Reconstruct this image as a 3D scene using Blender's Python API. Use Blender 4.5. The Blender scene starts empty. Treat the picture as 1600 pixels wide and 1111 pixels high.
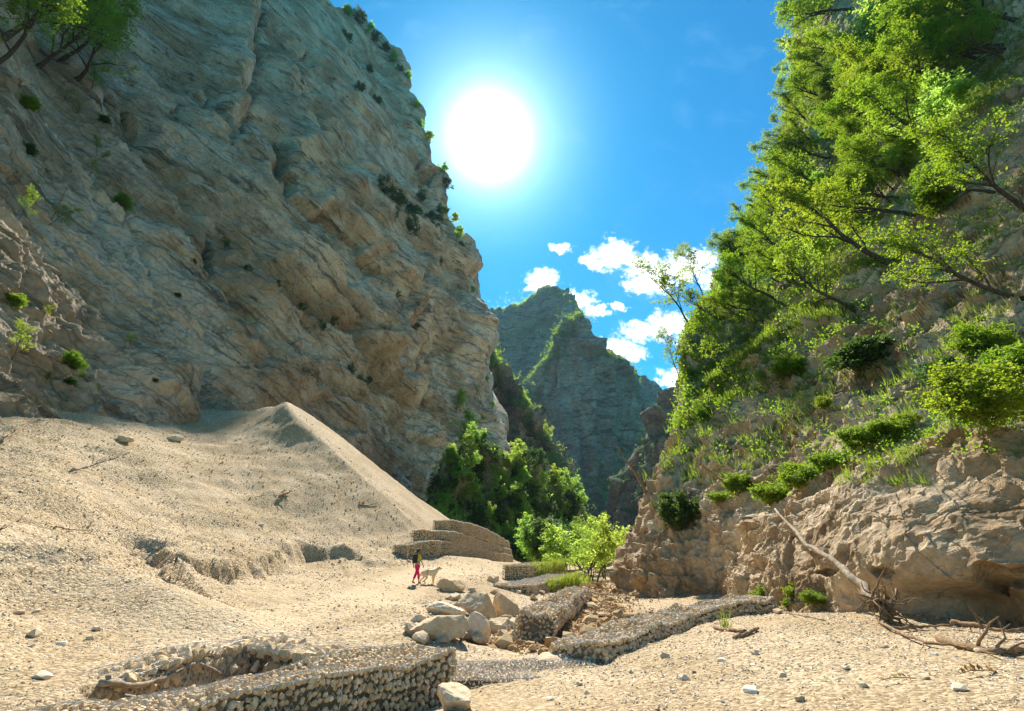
import bpy, bmesh, math, random
import numpy as np
from mathutils import Vector, Matrix, Quaternion

scene = bpy.context.scene
COL = scene.collection
rad = math.radians

# ------------------------------------------------------------------ camera
FOC = 720.0                       # focal length in pixels of the 1600 px wide picture
PITCH = math.atan(309.5 / FOC)
EYE = 1.7
cam_data = bpy.data.cameras.new('camera')
cam = bpy.data.objects.new('camera', cam_data)
COL.objects.link(cam)
cam.location = (0, 0, EYE)
cam.rotation_euler = (math.pi / 2 + PITCH, 0, 0)
cam_data.sensor_width = 36
cam_data.lens = 36 * FOC / 1600
cam_data.clip_start = 0.1
cam_data.clip_end = 6000
scene.camera = cam
CP, SP = math.cos(PITCH), math.sin(PITCH)


def ray(px, py):
    dx = (px - 800) / FOC
    dy = (555.5 - py) / FOC
    return np.array([dx, CP - dy * SP, SP + dy * CP])


def G(px, py, Y):                 # a point of the gorge at distance Y seen at that place of the photograph
    d = ray(px, py)
    return np.array([d[0] / d[1] * Y, Y, EYE + d[2] / d[1] * Y])


def proj(P):
    P = np.asarray(P, float)
    x, y, z = P[..., 0], P[..., 1], P[..., 2] - EYE
    dep = y * CP + z * SP
    return 800 + FOC * x / dep, 555.5 - FOC * (z * CP - y * SP) / dep


# ------------------------------------------------------------------ sky, sun, exposure
sd = ray(765, 215)
sd = sd / np.linalg.norm(sd)
SUN_EL = math.asin(sd[2])
SUN_AZ = math.atan2(sd[0], sd[1])          # clockwise from +Y
world = bpy.data.worlds.new('World')
scene.world = world
world.use_nodes = True
wt = world.node_tree
wt.nodes.clear()


class NT:
    """small wrapper to write node trees"""
    def __init__(s, tree): s.t = tree
    def n(s, typ, **kw):
        nd = s.t.nodes.new(typ)
        for k, v in kw.items():
            if k.startswith('i_'):
                nd.inputs[k[2:].replace('_', ' ')].default_value = v
            else:
                setattr(nd, k, v)
        return nd
    def link(s, a, b): s.t.links.new(a, b)
    def put(s, sock, v):
        if hasattr(v, 'is_output') or isinstance(v, bpy.types.NodeSocket): s.t.links.new(v, sock)
        else: sock.default_value = v
    def math(s, op, a, b=0.0, c=0.0, clamp=False):
        nd = s.t.nodes.new('ShaderNodeMath'); nd.operation = op; nd.use_clamp = clamp
        s.put(nd.inputs[0], a); s.put(nd.inputs[1], b)
        if len(nd.inputs) > 2: s.put(nd.inputs[2], c)
        return nd.outputs[0]
    def vmath(s, op, a, b=None, scale=None):
        nd = s.t.nodes.new('ShaderNodeVectorMath'); nd.operation = op
        s.put(nd.inputs[0], a)
        if b is not None: s.put(nd.inputs[1], b)
        if scale is not None: s.put(nd.inputs['Scale'], scale)
        return nd.outputs['Value'] if op in ('DOT_PRODUCT', 'LENGTH', 'DISTANCE') else nd.outputs['Vector']
    def mix(s, f, a, b, mode='MIX'):
        nd = s.t.nodes.new('ShaderNodeMix'); nd.data_type = 'RGBA'; nd.blend_type = mode
        s.put(nd.inputs[0], f); s.put(nd.inputs[6], a); s.put(nd.inputs[7], b)
        return nd.outputs[2]
    def ramp(s, f, stops, interp='LINEAR'):
        nd = s.t.nodes.new('ShaderNodeValToRGB'); nd.color_ramp.interpolation = interp
        el = nd.color_ramp.elements
        while len(el) < len(stops): el.new(0.5)
        for e, (p, c) in zip(el, stops):
            e.position = p; e.color = (*c, 1) if len(c) == 3 else c
        s.put(nd.inputs[0], f)
        return nd.outputs[0]
    def smooth(s, v, lo, hi):
        nd = s.t.nodes.new('ShaderNodeMapRange'); nd.interpolation_type = 'SMOOTHSTEP'
        s.put(nd.inputs[0], v); nd.inputs[1].default_value = lo; nd.inputs[2].default_value = hi
        return nd.outputs[0]
    def noise(s, vec, scale, detail=4, rough=0.55, dist=0.0):
        nd = s.t.nodes.new('ShaderNodeTexNoise')
        if vec is not None: s.put(nd.inputs['Vector'], vec)
        nd.inputs['Scale'].default_value = scale; nd.inputs['Detail'].default_value = detail
        nd.inputs['Roughness'].default_value = rough; nd.inputs['Distortion'].default_value = dist
        return nd.outputs['Fac']


SKY_STRENGTH = 0.15
nt = NT(wt)
geo = nt.n('ShaderNodeTexCoord')
dirv = nt.vmath('NORMALIZE', geo.outputs['Generated'])
sky = nt.n('ShaderNodeTexSky', sky_type='NISHITA', sun_disc=False)
sky.sun_elevation = SUN_EL
sky.sun_rotation = SUN_AZ
sky.altitude = 900
sky.air_density = 1.0
sky.dust_density = 0.15
sky.ozone_density = 3.0
hsv = nt.n('ShaderNodeHueSaturation')
hsv.inputs['Hue'].default_value = 0.493
hsv.inputs['Saturation'].default_value = 1.3
hsv.inputs['Value'].default_value = 0.76
nt.link(sky.outputs[0], hsv.inputs['Color'])
azure = nt.mix(1.0, hsv.outputs[0], (0.12, 0.83, 0.84, 1), 'MULTIPLY')
# aureole round the sun
dot = nt.vmath('DOT_PRODUCT', dirv, tuple(sd))
ang = nt.math('ARCCOSINE', nt.math('MINIMUM', dot, 1.0))
def gauss(a, w): return nt.math('EXPONENT', nt.math('MULTIPLY', nt.math('POWER', nt.math('DIVIDE', a, w), 2.0), -1.0))
g1 = nt.math('MULTIPLY', gauss(ang, rad(3.3)), 12.0)
g2 = nt.math('MULTIPLY', gauss(ang, rad(7.6)), 3.0)
g3 = nt.math('MULTIPLY', nt.math('EXPONENT', nt.math('DIVIDE', ang, -rad(11))), 0.9)
glowc = nt.vmath('ADD', nt.vmath('SCALE', (0.86, 0.98, 0.96), scale=nt.math('ADD', g1, g2)), nt.vmath('SCALE', (0.22, 0.85, 1.0), scale=g3))
skyc = nt.vmath('ADD', azure, glowc)
# cumulus clouds: soft blobs broken by noise, in directions (u, v) = (x/y, z/y)
sep = nt.n('ShaderNodeSeparateXYZ'); nt.link(dirv, sep.inputs[0])
yy = nt.math('MAXIMUM', sep.outputs[1], 0.02)
uu = nt.math('DIVIDE', sep.outputs[0], yy)
vv = nt.math('DIVIDE', sep.outputs[2], yy)
comb = nt.n('ShaderNodeCombineXYZ'); nt.link(uu, comb.inputs[0]); nt.link(vv, comb.inputs[1])
uv = comb.outputs[0]
warp = nt.n('ShaderNodeTexNoise'); nt.link(uv, warp.inputs['Vector'])
warp.inputs['Scale'].default_value = 26; warp.inputs['Detail'].default_value = 5; warp.inputs['Roughness'].default_value = 0.62
uvw = nt.vmath('ADD', uv, nt.vmath('SCALE', nt.vmath('SUBTRACT', warp.outputs['Color'], (0.5, 0.5, 0.5)), scale=0.055))
clouds = [(962, 398, 34, 26), (925, 408, 22, 13), (1000, 410, 30, 18), (1022, 432, 42, 27), (1066, 420, 44, 24), (1092, 404, 34, 17),
          (1000, 446, 26, 15), (848, 436, 26, 20), (838, 446, 18, 11), (876, 387, 17, 9), (908, 468, 22, 15), (932, 485, 18, 10),
          (968, 481, 13, 8), (962, 545, 32, 17), (985, 552, 25, 13), (1005, 518, 34, 15), (1046, 508, 34, 20), (1085, 520, 40, 24),
          (1130, 440, 40, 20), (1190, 470, 50, 25), (1300, 380, 60, 26), (1060, 590, 30, 16)]
dens = None
for (cx, cy, rx, ry) in clouds:
    d = ray(cx, cy); k = FOC * 0.98
    c = (d[0] / d[1], d[2] / d[1], 0)
    q = nt.vmath('MULTIPLY', nt.vmath('SUBTRACT', uvw, c), (k / rx, k / ry * 0.86, 0))
    b = nt.math('SUBTRACT', 1.0, nt.vmath('LENGTH', q))
    dens = b if dens is None else nt.math('MAXIMUM', dens, b)
fine = nt.noise(uv, 55, 6, 0.62)
dens = nt.math('ADD', dens, nt.math('MULTIPLY', nt.math('SUBTRACT', fine, 0.5), 2.3))
cov = nt.smooth(dens, -0.42, 0.62)
cov = nt.math('MULTIPLY', cov, nt.smooth(sep.outputs[1], 0.05, 0.12))
veil = nt.math('MULTIPLY', nt.smooth(nt.noise(uv, 5.0, 6, 0.6, 0.4), 0.5, 0.8), nt.math('MULTIPLY', nt.smooth(sep.outputs[1], 0.05, 0.3), 0.04))
skyc = nt.mix(veil, skyc, (6, 8.0, 8.6, 1))
skyc = nt.mix(nt.math('MULTIPLY', cov, 0.97), skyc, (7.5, 7.8, 8.1, 1))
bg = nt.n('ShaderNodeBackground'); bg.inputs['Strength'].default_value = SKY_STRENGTH
nt.link(skyc, bg.inputs['Color'])
wo = nt.n('ShaderNodeOutputWorld'); nt.link(bg.outputs[0], wo.inputs['Surface'])

sun_data = bpy.data.lights.new('sun', 'SUN')
sun_data.energy = 5.0
sun_data.angle = rad(0.55)
sun_data.color = (1.0, 0.94, 0.84)
sun = bpy.data.objects.new('sun', sun_data)
COL.objects.link(sun)
sun.rotation_euler = Vector(sd).to_track_quat('Z', 'Y').to_euler()

vs = scene.view_settings
scene.display_settings.display_device = 'sRGB'
vs.view_transform = 'Standard'; vs.look = 'None'; vs.gamma = 1; vs.use_curve_mapping = False
vs.exposure = 1.04
scene.cycles.volume_bounces = 0
scene.cycles.max_bounces = 6
scene.cycles.diffuse_bounces = 3
scene.cycles.transmission_bounces = 4
scene.cycles.use_denoising = True

# ------------------------------------------------------------------ helpers: numeric
U32 = np.uint32
def _hash(ix, iy, iz, seed):
    h = ix.astype(U32) * U32(374761393) + iy.astype(U32) * U32(668265263) + iz.astype(U32) * U32(2147483647 - 1234567) + U32(seed * 7919 + 13)
    h = (h ^ (h >> U32(13))) * U32(1274126177)
    h = h ^ (h >> U32(16))
    h = h * U32(2246822519)
    h = h ^ (h >> U32(15))
    return h.astype(np.float32) / 4294967295.0


def vnoise(P, seed=0):            # smooth value noise, -1..1
    P = np.asarray(P, np.float32)
    f = np.floor(P); I = f.astype(np.int64); t = P - f
    t = t * t * t * (t * (t * 6 - 15) + 10)
    x, y, z = I[..., 0], I[..., 1], I[..., 2]
    tx, ty, tz = t[..., 0], t[..., 1], t[..., 2]
    r = 0
    for dx in (0, 1):
        wx = tx if dx else 1 - tx
        for dy in (0, 1):
            wy = ty if dy else 1 - ty
            for dz in (0, 1):
                wz = tz if dz else 1 - tz
                r = r + _hash(x + dx, y + dy, z + dz, seed) * wx * wy * wz
    return r * 2 - 1


ROT = np.array([[0.80, 0.60, 0.0], [-0.36, 0.48, 0.80], [0.48, -0.64, 0.60]], np.float32)


def fbm(P, wl, octs, seed=0, gain=0.5, ridged=False, sp=None, rot=True):
    q = np.asarray(P, np.float32) / wl
    r = 0; a = 1.0
    for i in range(octs):
        n = vnoise(q, seed + i)
        if ridged: n = 1 - 2 * np.abs(n)
        if sp is not None:
            w = np.clip(wl / 2 ** i / (2.2 * sp) - 0.6, 0, 1)
            if w.max() <= 0: break
            n = n * w
        r = r + a * n
        a *= gain
        q = (q @ ROT.T if rot else q) * 2.0 + 11.3
    return r


def cells(P, wl, seed=0):         # f1, f2-f1 of a cellular pattern and a random number for the cell
    q = np.asarray(P, np.float32) / wl
    I = np.floor(q).astype(np.int64); fr = q - I
    f1 = np.full(q.shape[:-1], 9.0, np.float32); f2 = f1.copy(); rid = np.zeros_like(f1)
    for dx in (-1, 0, 1):
        for dy in (-1, 0, 1):
            for dz in (-1, 0, 1):
                x, y, z = I[..., 0] + dx, I[..., 1] + dy, I[..., 2] + dz
                ox = _hash(x, y, z, seed) + dx - fr[..., 0]
                oy = _hash(x, y, z, seed + 51) + dy - fr[..., 1]
                oz = _hash(x, y, z, seed + 97) + dz - fr[..., 2]
                d = np.sqrt(ox * ox + oy * oy + oz * oz)
                c = d < f1
                f2 = np.where(c, f1, np.minimum(f2, d))
                rid = np.where(c, _hash(x, y, z, seed + 143), rid)
                f1 = np.where(c, d, f1)
    return f1, f2 - f1, rid


def smooth01(x, a, b):
    t = np.clip((x - a) / (b - a), 0, 1)
    return t * t * (3 - 2 * t)


def poly_sdist(X, Y, pts):
    """signed distance to a polyline (positive on its left), and how far along (0..1)"""
    best = np.full(X.shape, 1e9); sg = np.ones(X.shape); al = np.zeros(X.shape)
    n = len(pts) - 1
    for i in range(n):
        ax, ay = pts[i]; bx, by = pts[i + 1]
        dx, dy = bx - ax, by - ay
        L2 = dx * dx + dy * dy
        t = np.clip(((X - ax) * dx + (Y - ay) * dy) / L2, 0, 1)
        ex, ey = X - ax - t * dx, Y - ay - t * dy
        d = np.sqrt(ex * ex + ey * ey)
        c = d < best
        best = np.where(c, d, best)
        sg = np.where(c, np.sign(dx * ey - dy * ex + 1e-9), sg)
        al = np.where(c, (i + t) / n, al)
    return best * sg, al


# ------------------------------------------------------------------ helpers: meshes and objects
def mesh_np(name, V, F, mat=None, smooth=False, rnd=None, col=None):
    """V (n,3), F (m,k) arrays -> mesh data"""
    me = bpy.data.meshes.new(name)
    V = np.ascontiguousarray(V, np.float32); F = np.ascontiguousarray(F, np.int32)
    me.vertices.add(len(V)); me.vertices.foreach_set('co', V.ravel())
    m, k = F.shape
    me.loops.add(m * k); me.loops.foreach_set('vertex_index', F.ravel())
    me.polygons.add(m)
    me.polygons.foreach_set('loop_start', np.arange(0, m * k, k, dtype=np.int32))
    me.polygons.foreach_set('loop_total', np.full(m, k, np.int32))
    me.polygons.foreach_set('use_smooth', np.full(m, smooth, bool))
    if rnd is not None:
        a = me.attributes.new('rnd', 'FLOAT', 'POINT'); a.data.foreach_set('value', np.ascontiguousarray(rnd, np.float32))
    if col is not None:
        a = me.attributes.new('tint', 'FLOAT', 'POINT'); a.data.foreach_set('value', np.ascontiguousarray(col, np.float32))
    me.update(calc_edges=True)
    if mat: me.materials.append(mat)
    return me


def link(name, data, parent=None, label=None, cat=None, group=None, kind=None, loc=None, rot=None, scale=None):
    o = bpy.data.objects.new(name, data)
    COL.objects.link(o)
    if parent is not None: o.parent = parent
    if loc is not None: o.location = loc
    if rot is not None: o.rotation_euler = rot
    if scale is not None: o.scale = (scale,) * 3 if isinstance(scale, (int, float)) else scale
    if label: o['label'] = label
    if cat: o['category'] = cat
    if group: o['group'] = group
    if kind: o['kind'] = kind
    return o


def copy_tree(o, parent=None):
    c = o.copy(); COL.objects.link(c)
    if parent is not None: c.parent = parent
    for ch in CHILD.get(o.name, []): copy_tree(ch, c)
    return c


CHILD = {}
def reg(root):
    for ch in root.children_recursive: CHILD.setdefault(ch.parent.name, []).append(ch)
    CHILD.setdefault(root.name, [])
    return root


def grid_faces(nv, nu):
    a = np.arange(nv * nu).reshape(nv, nu)
    return np.stack([a[:-1, :-1], a[:-1, 1:], a[1:, 1:], a[1:, :-1]], -1).reshape(-1, 4)


def tubes(paths, sides=6, cap=True):
    """paths: list of (points (n,3), radii (n)) -> V, F (tris)"""
    Vs, Fs, off = [], [], 0
    for pts, rr in paths:
        pts = np.asarray(pts, float); rr = np.asarray(rr, float) * np.ones(len(pts)); n = len(pts)
        tan = np.gradient(pts, axis=0)
        tan /= np.linalg.norm(tan, axis=1)[:, None] + 1e-9
        ref = np.array([0, 0, 1.0]) if abs(tan[0][2]) < 0.9 else np.array([1.0, 0, 0])
        a = np.cross(tan, ref); a /= np.linalg.norm(a, axis=1)[:, None] + 1e-9
        b = np.cross(tan, a)
        th = np.arange(sides) * 2 * math.pi / sides
        ring = a[:, None, :] * np.cos(th)[None, :, None] + b[:, None, :] * np.sin(th)[None, :, None]
        V = pts[:, None, :] + ring * rr[:, None, None]
        V = V.reshape(-1, 3)
        i = np.arange(n - 1)[:, None] * sides; j = np.arange(sides)[None, :]; j2 = (j + 1) % sides
        q = np.stack([i + j, i + j2, i + sides + j2, i + sides + j], -1).reshape(-1, 4)
        F = np.concatenate([q[:, [0, 1, 2]], q[:, [0, 2, 3]]])
        if cap:
            V = np.concatenate([V, pts[:1], pts[-1:]])
            jj = np.arange(sides); k = (jj + 1) % sides
            F = np.concatenate([F, np.stack([np.full(sides, n * sides), k, jj], -1),
                                np.stack([np.full(sides, n * sides + 1), (n - 1) * sides + jj, (n - 1) * sides + k], -1)])
        Vs.append(V); Fs.append(F + off); off += len(V)
    return np.concatenate(Vs), np.concatenate(Fs)


def catmull(A, segs, axis):
    """Catmull-Rom resampling of array A (.., k, ..) along axis; segs = samples per span"""
    A = np.moveaxis(A, axis, 0); n = len(A)
    out = []
    for i in range(n - 1):
        p0 = A[max(i - 1, 0)]; p1 = A[i]; p2 = A[i + 1]; p3 = A[min(i + 2, n - 1)]
        if i == 0: p0 = 2 * p1 - p2
        if i == n - 2: p3 = 2 * p2 - p1
        m = segs[i]
        for t in (np.arange(m) / m):
            out.append(0.5 * (2 * p1 + (p2 - p0) * t + (2 * p0 - 5 * p1 + 4 * p2 - p3) * t * t + (3 * p1 - 3 * p2 + p3 - p0) * t ** 3))
    out.append(A[-1])
    return np.moveaxis(np.array(out), 0, axis)


def patch(cols, useg, vseg):
    """cols: list of columns (base to top) of (px, py, Y) or ('w', x, y, z) -> grid (nv, nu, 3)"""
    A = np.array([[np.array(p[1:], float) if p[0] == 'w' else G(*p) for p in c] for c in cols])   # (C, R, 3)
    A = np.moveaxis(A, 0, 1)                                                                    # (R, C, 3)
    A = catmull(A, useg, 1)
    A = catmull(A, vseg, 0)
    return A


def grid_normals(P):
    du = np.gradient(P, axis=1); dv = np.gradient(P, axis=0)
    N = np.cross(du, dv)
    return N / (np.linalg.norm(N, axis=-1)[..., None] + 1e-9)


def grid_spacing(P):
    du = np.linalg.norm(np.gradient(P, axis=1), axis=-1); dv = np.linalg.norm(np.gradient(P, axis=0), axis=-1)
    return np.maximum(du, dv)


def boxmean(A, k):                # local mean over a (2k+1) square of grid points
    for ax in (0, 1):
        B = np.concatenate([np.repeat(np.take(A, [0], ax), k + 1, ax), A, np.repeat(np.take(A, [-1], ax), k, ax)], ax)
        c = np.cumsum(B, axis=ax, dtype=np.float64); n = A.shape[ax]
        hi = np.take(c, np.arange(2 * k + 1, 2 * k + 1 + n), ax); lo = np.take(c, np.arange(0, n), ax)
        A = (hi - lo) / (2 * k + 1)
    return A


def blur(A, n=1):
    for _ in range(n):
        B = A.copy()
        B[1:-1] = (A[:-2] + 2 * A[1:-1] + A[2:]) / 4
        A = B.copy()
        A[:, 1:-1] = (B[:, :-2] + 2 * B[:, 1:-1] + B[:, 2:]) / 4
    return A

# ------------------------------------------------------------------ materials
def new_mat(name):
    m = bpy.data.materials.new(name); m.use_nodes = True
    m.node_tree.nodes.clear()
    n = NT(m.node_tree)
    out = n.n('ShaderNodeOutputMaterial')
    return m, n, out


def bsdf(n, out, color, rough=0.9, normal=None, spec=0.25):
    b = n.n('ShaderNodeBsdfPrincipled')
    n.put(b.inputs['Base Color'], color if not isinstance(color, tuple) or len(color) == 4 else (*color, 1))
    n.put(b.inputs['Roughness'], rough)
    b.inputs['Specular IOR Level'].default_value = spec
    if normal is not None: n.link(normal, b.inputs['Normal'])
    n.link(b.outputs[0], out.inputs['Surface'])
    return b


def bump(n, height, strength, dist, normal=None):
    b = n.n('ShaderNodeBump'); b.inputs['Strength'].default_value = strength; b.inputs['Distance'].default_value = dist
    n.link(height, b.inputs['Height'])
    if normal is not None: n.link(normal, b.inputs['Normal'])
    return b.outputs[0]


def rock_mat(name, base, pale, dark, stain, big=12.0, fine=0.5, bstr=0.6, aniso=4.0, moss=None, mossamt=0.0, beds=(0, 0, 1), mossz=None, crackamt=.5, curve=0.0):
    """weathered limestone: mottled, streaked along the beds, with iron stains"""
    m, n, out = new_mat(name)
    tc = n.n('ShaderNodeTexCoord').outputs['Object']
    spx = n.n('ShaderNodeSeparateXYZ'); n.link(tc, spx.inputs[0]); cbx = n.n('ShaderNodeCombineXYZ')
    n.link(spx.outputs[0], cbx.inputs[0]); n.link(n.math('MULTIPLY', spx.outputs[1], .6), cbx.inputs[1])
    bd = n.vmath('DOT_PRODUCT', tc, beds)
    if curve: bd = n.math('ADD', bd, n.math('MULTIPLY', n.math('POWER', spx.outputs[1], 2.0), curve))
    n.link(n.math('MULTIPLY', bd, aniso), cbx.inputs[2])
    lay = cbx.outputs[0]
    a = n.noise(tc, 1.0 / big, 8, 0.62, 0.6)
    b = n.noise(lay, 2.2 / big, 8, 0.68, 0.8)
    c = n.noise(tc, 6.0 / big, 8, 0.7)
    f = n.noise(tc, 1.0 / fine, 6, 0.7)
    col = n.mix(n.smooth(a, 0.36, 0.66), (*base, 1), (*pale, 1))
    col = n.mix(n.math('MULTIPLY', n.smooth(b, 0.5, 0.66), 0.85), col, (*dark, 1))
    col = n.mix(n.math('MULTIPLY', n.smooth(c, 0.56, 0.72), 0.6), col, (*pale, 1))
    st = n.noise(n.vmath('MULTIPLY', tc, (1, 1, 0.35)), 1.6 / big, 6, 0.6, 1.0)
    col = n.mix(n.math('MULTIPLY', n.smooth(st, 0.6, 0.76), 0.7), col, (*stain, 1))
    crack = n.n('ShaderNodeTexVoronoi', feature='DISTANCE_TO_EDGE')
    n.link(n.vmath('ADD', lay, n.vmath('SCALE', n.vmath('SUBTRACT', n_color(n, tc, 3.0 / big), (0.5, 0.5, 0.5)), scale=big * 0.5)), crack.inputs['Vector'])
    crack.inputs['Scale'].default_value = 1.3 / big * 2.2
    ck = n.smooth(crack.outputs['Distance'], 0.0, 0.05)
    col = n.mix(n.math('MULTIPLY', n.math('SUBTRACT', 1.0, ck), crackamt), col, (*[x * 0.45 for x in dark], 1))
    col = n.mix(0.55, col, n.mix(1.0, col, n.ramp(f, [(0.25, (0.45, 0.45, 0.45)), (0.75, (1.5, 1.5, 1.5))]), 'MULTIPLY'))
    if moss:
        gnode = n.n('ShaderNodeNewGeometry'); sp = n.n('ShaderNodeSeparateXYZ'); n.link(gnode.outputs['Normal'], sp.inputs[0])
        mm = n.math('ADD', n.math('MULTIPLY', n.math('SUBTRACT', sp.outputs[2], 0.42), 2.2), n.math('MULTIPLY', n.math('SUBTRACT', n.noise(tc, 3.2 / big, 6, 0.65), 0.5), 3.0))
        mm = n.math('MULTIPLY', n.smooth(mm, 0.0, 0.5), mossamt)
        if mossz: mm = n.math('MULTIPLY', mm, n.smooth(n.math('ADD', spx.outputs[2], n.math('MULTIPLY', n.noise(tc, .3), 4)), mossz[0], mossz[1]))
        col = n.mix(mm, col, (*moss, 1))
    h = n.math('ADD', n.math('MULTIPLY', n.noise(lay, 5.0 / big, 9, 0.72), 1.0), n.math('MULTIPLY', f, 0.35))
    h = n.math('ADD', h, n.math('MULTIPLY', ck, 0.12))
    bsdf(n, out, col, 0.92, bump(n, h, bstr, fine * 1.2), 0.15)
    return m


def n_color(n, vec, scale):
    nd = n.n('ShaderNodeTexNoise'); n.link(vec, nd.inputs['Vector']); nd.inputs['Scale'].default_value = scale
    nd.inputs['Detail'].default_value = 5
    return nd.outputs['Color']


M = {}
M['rock_left'] = rock_mat('limestone grey', (0.36, 0.262, 0.168), (0.66, 0.535, 0.40), (0.11, 0.083, 0.058), (0.40, 0.23, 0.10), big=14, fine=0.45, bstr=1.0, aniso=3.2,
                          moss=(0.05, 0.07, 0.015), mossamt=0.45, beds=(.25, .487, 1), crackamt=.35, curve=-.0017)
M['rock_right'] = rock_mat('limestone ochre', (0.385, 0.265, 0.145), (0.66, 0.52, 0.35), (0.20, 0.13, 0.068), (0.38, 0.23, 0.11), big=5, fine=0.22, bstr=1.0, aniso=1.3,
                           moss=(0.07, 0.115, 0.012), mossamt=0.75, beds=(.2, .4, .8), mossz=(7, 11), crackamt=.12)
M['rock_far'] = rock_mat('limestone of the far peak', (0.33, 0.245, 0.17), (0.52, 0.40, 0.30), (0.10, 0.08, 0.062), (0.26, 0.15, 0.08), big=80, fine=5, bstr=0.8, aniso=4.0,
                         moss=(0.04, 0.075, 0.015), mossamt=0.4)
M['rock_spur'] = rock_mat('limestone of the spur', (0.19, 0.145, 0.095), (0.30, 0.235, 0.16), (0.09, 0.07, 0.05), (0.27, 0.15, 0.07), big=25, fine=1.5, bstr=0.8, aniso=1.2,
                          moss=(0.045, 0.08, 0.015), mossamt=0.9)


def stone_mat(name, cols, bstr=0.5, fine=30, attr=True):
    m, n, out = new_mat(name)
    tc = n.n('ShaderNodeTexCoord').outputs['Object']
    at = n.n('ShaderNodeAttribute', attribute_name='rnd')
    oi = n.n('ShaderNodeObjectInfo')
    r = n.math('FRACT', n.math('ADD', at.outputs['Fac'], n.math('MULTIPLY', oi.outputs['Random'], 7.3)))
    k = len(cols)
    col = n.ramp(r, [(i / max(1, k - 1), c) for i, c in enumerate(cols)])
    f = n.noise(tc, fine, 6, 0.7)
    g = n.noise(tc, fine * 0.2, 5, 0.65, 0.5)
    col = n.mix(0.6, col, n.mix(1.0, col, n.ramp(f, [(0.3, (0.6, 0.58, 0.55)), (0.7, (1.3, 1.3, 1.3))]), 'MULTIPLY'))
    col = n.mix(n.math('MULTIPLY', n.smooth(g, 0.52, 0.68), 0.45), col, (0.40, 0.25, 0.11, 1))
    h = n.math('ADD', f, n.math('MULTIPLY', g, 1.5))
    bsdf(n, out, col, 0.9, bump(n, h, bstr, 0.6 / fine), 0.2)
    return m


M['boulder'] = stone_mat('pale limestone boulder', [(0.64, 0.48, 0.30), (0.74, 0.60, 0.42), (0.58, 0.42, 0.25), (0.68, 0.53, 0.35)], 0.8, 9)
M['gabion_stone'] = stone_mat('gabion stone', [(0.70, 0.52, 0.30), (0.56, 0.39, 0.20), (0.78, 0.63, 0.42), (0.62, 0.43, 0.22), (0.50, 0.35, 0.18), (0.74, 0.57, 0.34)], 0.5, 25)
M['creek_stone'] = stone_mat('creek stone', [(0.42, 0.26, 0.11), (0.50, 0.34, 0.16), (0.32, 0.19, 0.08), (0.58, 0.43, 0.24), (0.38, 0.23, 0.10)], 0.5, 20)
M['pebble'] = stone_mat('limestone pebbles', [(0.62, 0.50, 0.34), (0.85, 0.77, 0.62), (0.46, 0.34, 0.21), (0.72, 0.60, 0.43), (0.56, 0.43, 0.28)], 0.2, 60)


def ground_mat():
    m, n, out = new_mat('limestone scree')
    tc = n.n('ShaderNodeTexCoord').outputs['Object']
    at = n.n('ShaderNodeAttribute', attribute_name='tint')          # 0 scree, 1 trodden path, 2 creek bed
    a = n.noise(tc, 0.28, 7, 0.6, 0.3)
    b = n.noise(tc, 1.7, 7, 0.7)
    c = n.noise(tc, 14, 6, 0.75)
    vor = n.n('ShaderNodeTexVoronoi'); n.link(tc, vor.inputs['Vector']); vor.inputs['Scale'].default_value = 21; vor.inputs['Randomness'].default_value = 1
    vor2 = n.n('ShaderNodeTexVoronoi'); n.link(tc, vor2.inputs['Vector']); vor2.inputs['Scale'].default_value = 8
    col = n.mix(n.smooth(a, 0.38, 0.62), (0.37, 0.272, 0.155, 1), (0.46, 0.35, 0.22, 1))
    col = n.mix(n.math('MULTIPLY', n.smooth(b, 0.5, 0.7), 0.5), col, (0.42, 0.30, 0.16, 1))
    sv = n.n('ShaderNodeSeparateColor'); n.link(vor.outputs['Color'], sv.inputs[0])
    col = n.mix(0.9, col, n.mix(1.0, col, n.ramp(sv.outputs[0], [(0.0, (0.5, 0.47, 0.43)), (0.5, (1.0, 1.0, 1.0)), (1.0, (1.5, 1.55, 1.62))]), 'MULTIPLY'))
    col = n.mix(n.math('MULTIPLY', n.smooth(c, 0.55, 0.75), 0.35), col, (0.36, 0.26, 0.14, 1))
    path = n.smooth(n.math('SUBTRACT', 1.0, n.math('ABSOLUTE', n.math('SUBTRACT', at.outputs['Fac'], 1.0))), 0.2, 0.9)
    col = n.mix(n.math('MULTIPLY', path, 0.5), col, (0.56, 0.43, 0.27, 1))
    creek = n.smooth(at.outputs['Fac'], 1.4, 1.9)
    col = n.mix(n.math('MULTIPLY', creek, 0.85), col, (0.28, 0.18, 0.085, 1))
    h = n.math('ADD', n.math('MULTIPLY', n.math('SUBTRACT', 1.0, vor.outputs['Distance']), 0.6), n.math('MULTIPLY', c, 0.8))
    h = n.math('ADD', h, n.math('MULTIPLY', n.math('SUBTRACT', 1.0, vor2.outputs['Distance']), 0.9))
    bsdf(n, out, col, 0.95, bump(n, h, 0.8, 0.05), 0.15)
    return m


M['ground'] = ground_mat()


def simple_mat(name, c1, c2, scale=8, rough=0.9, bstr=0.4, spec=0.2, stretch=(1, 1, 1)):
    m, n, out = new_mat(name)
    tc = n.n('ShaderNodeTexCoord').outputs['Object']
    v = n.vmath('MULTIPLY', tc, stretch)
    f = n.noise(v, scale, 6, 0.65)
    col = n.mix(n.smooth(f, 0.3, 0.7), (*c1, 1), (*c2, 1))
    bsdf(n, out, col, rough, bump(n, f, bstr, 0.3 / scale), spec)
    return m


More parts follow.
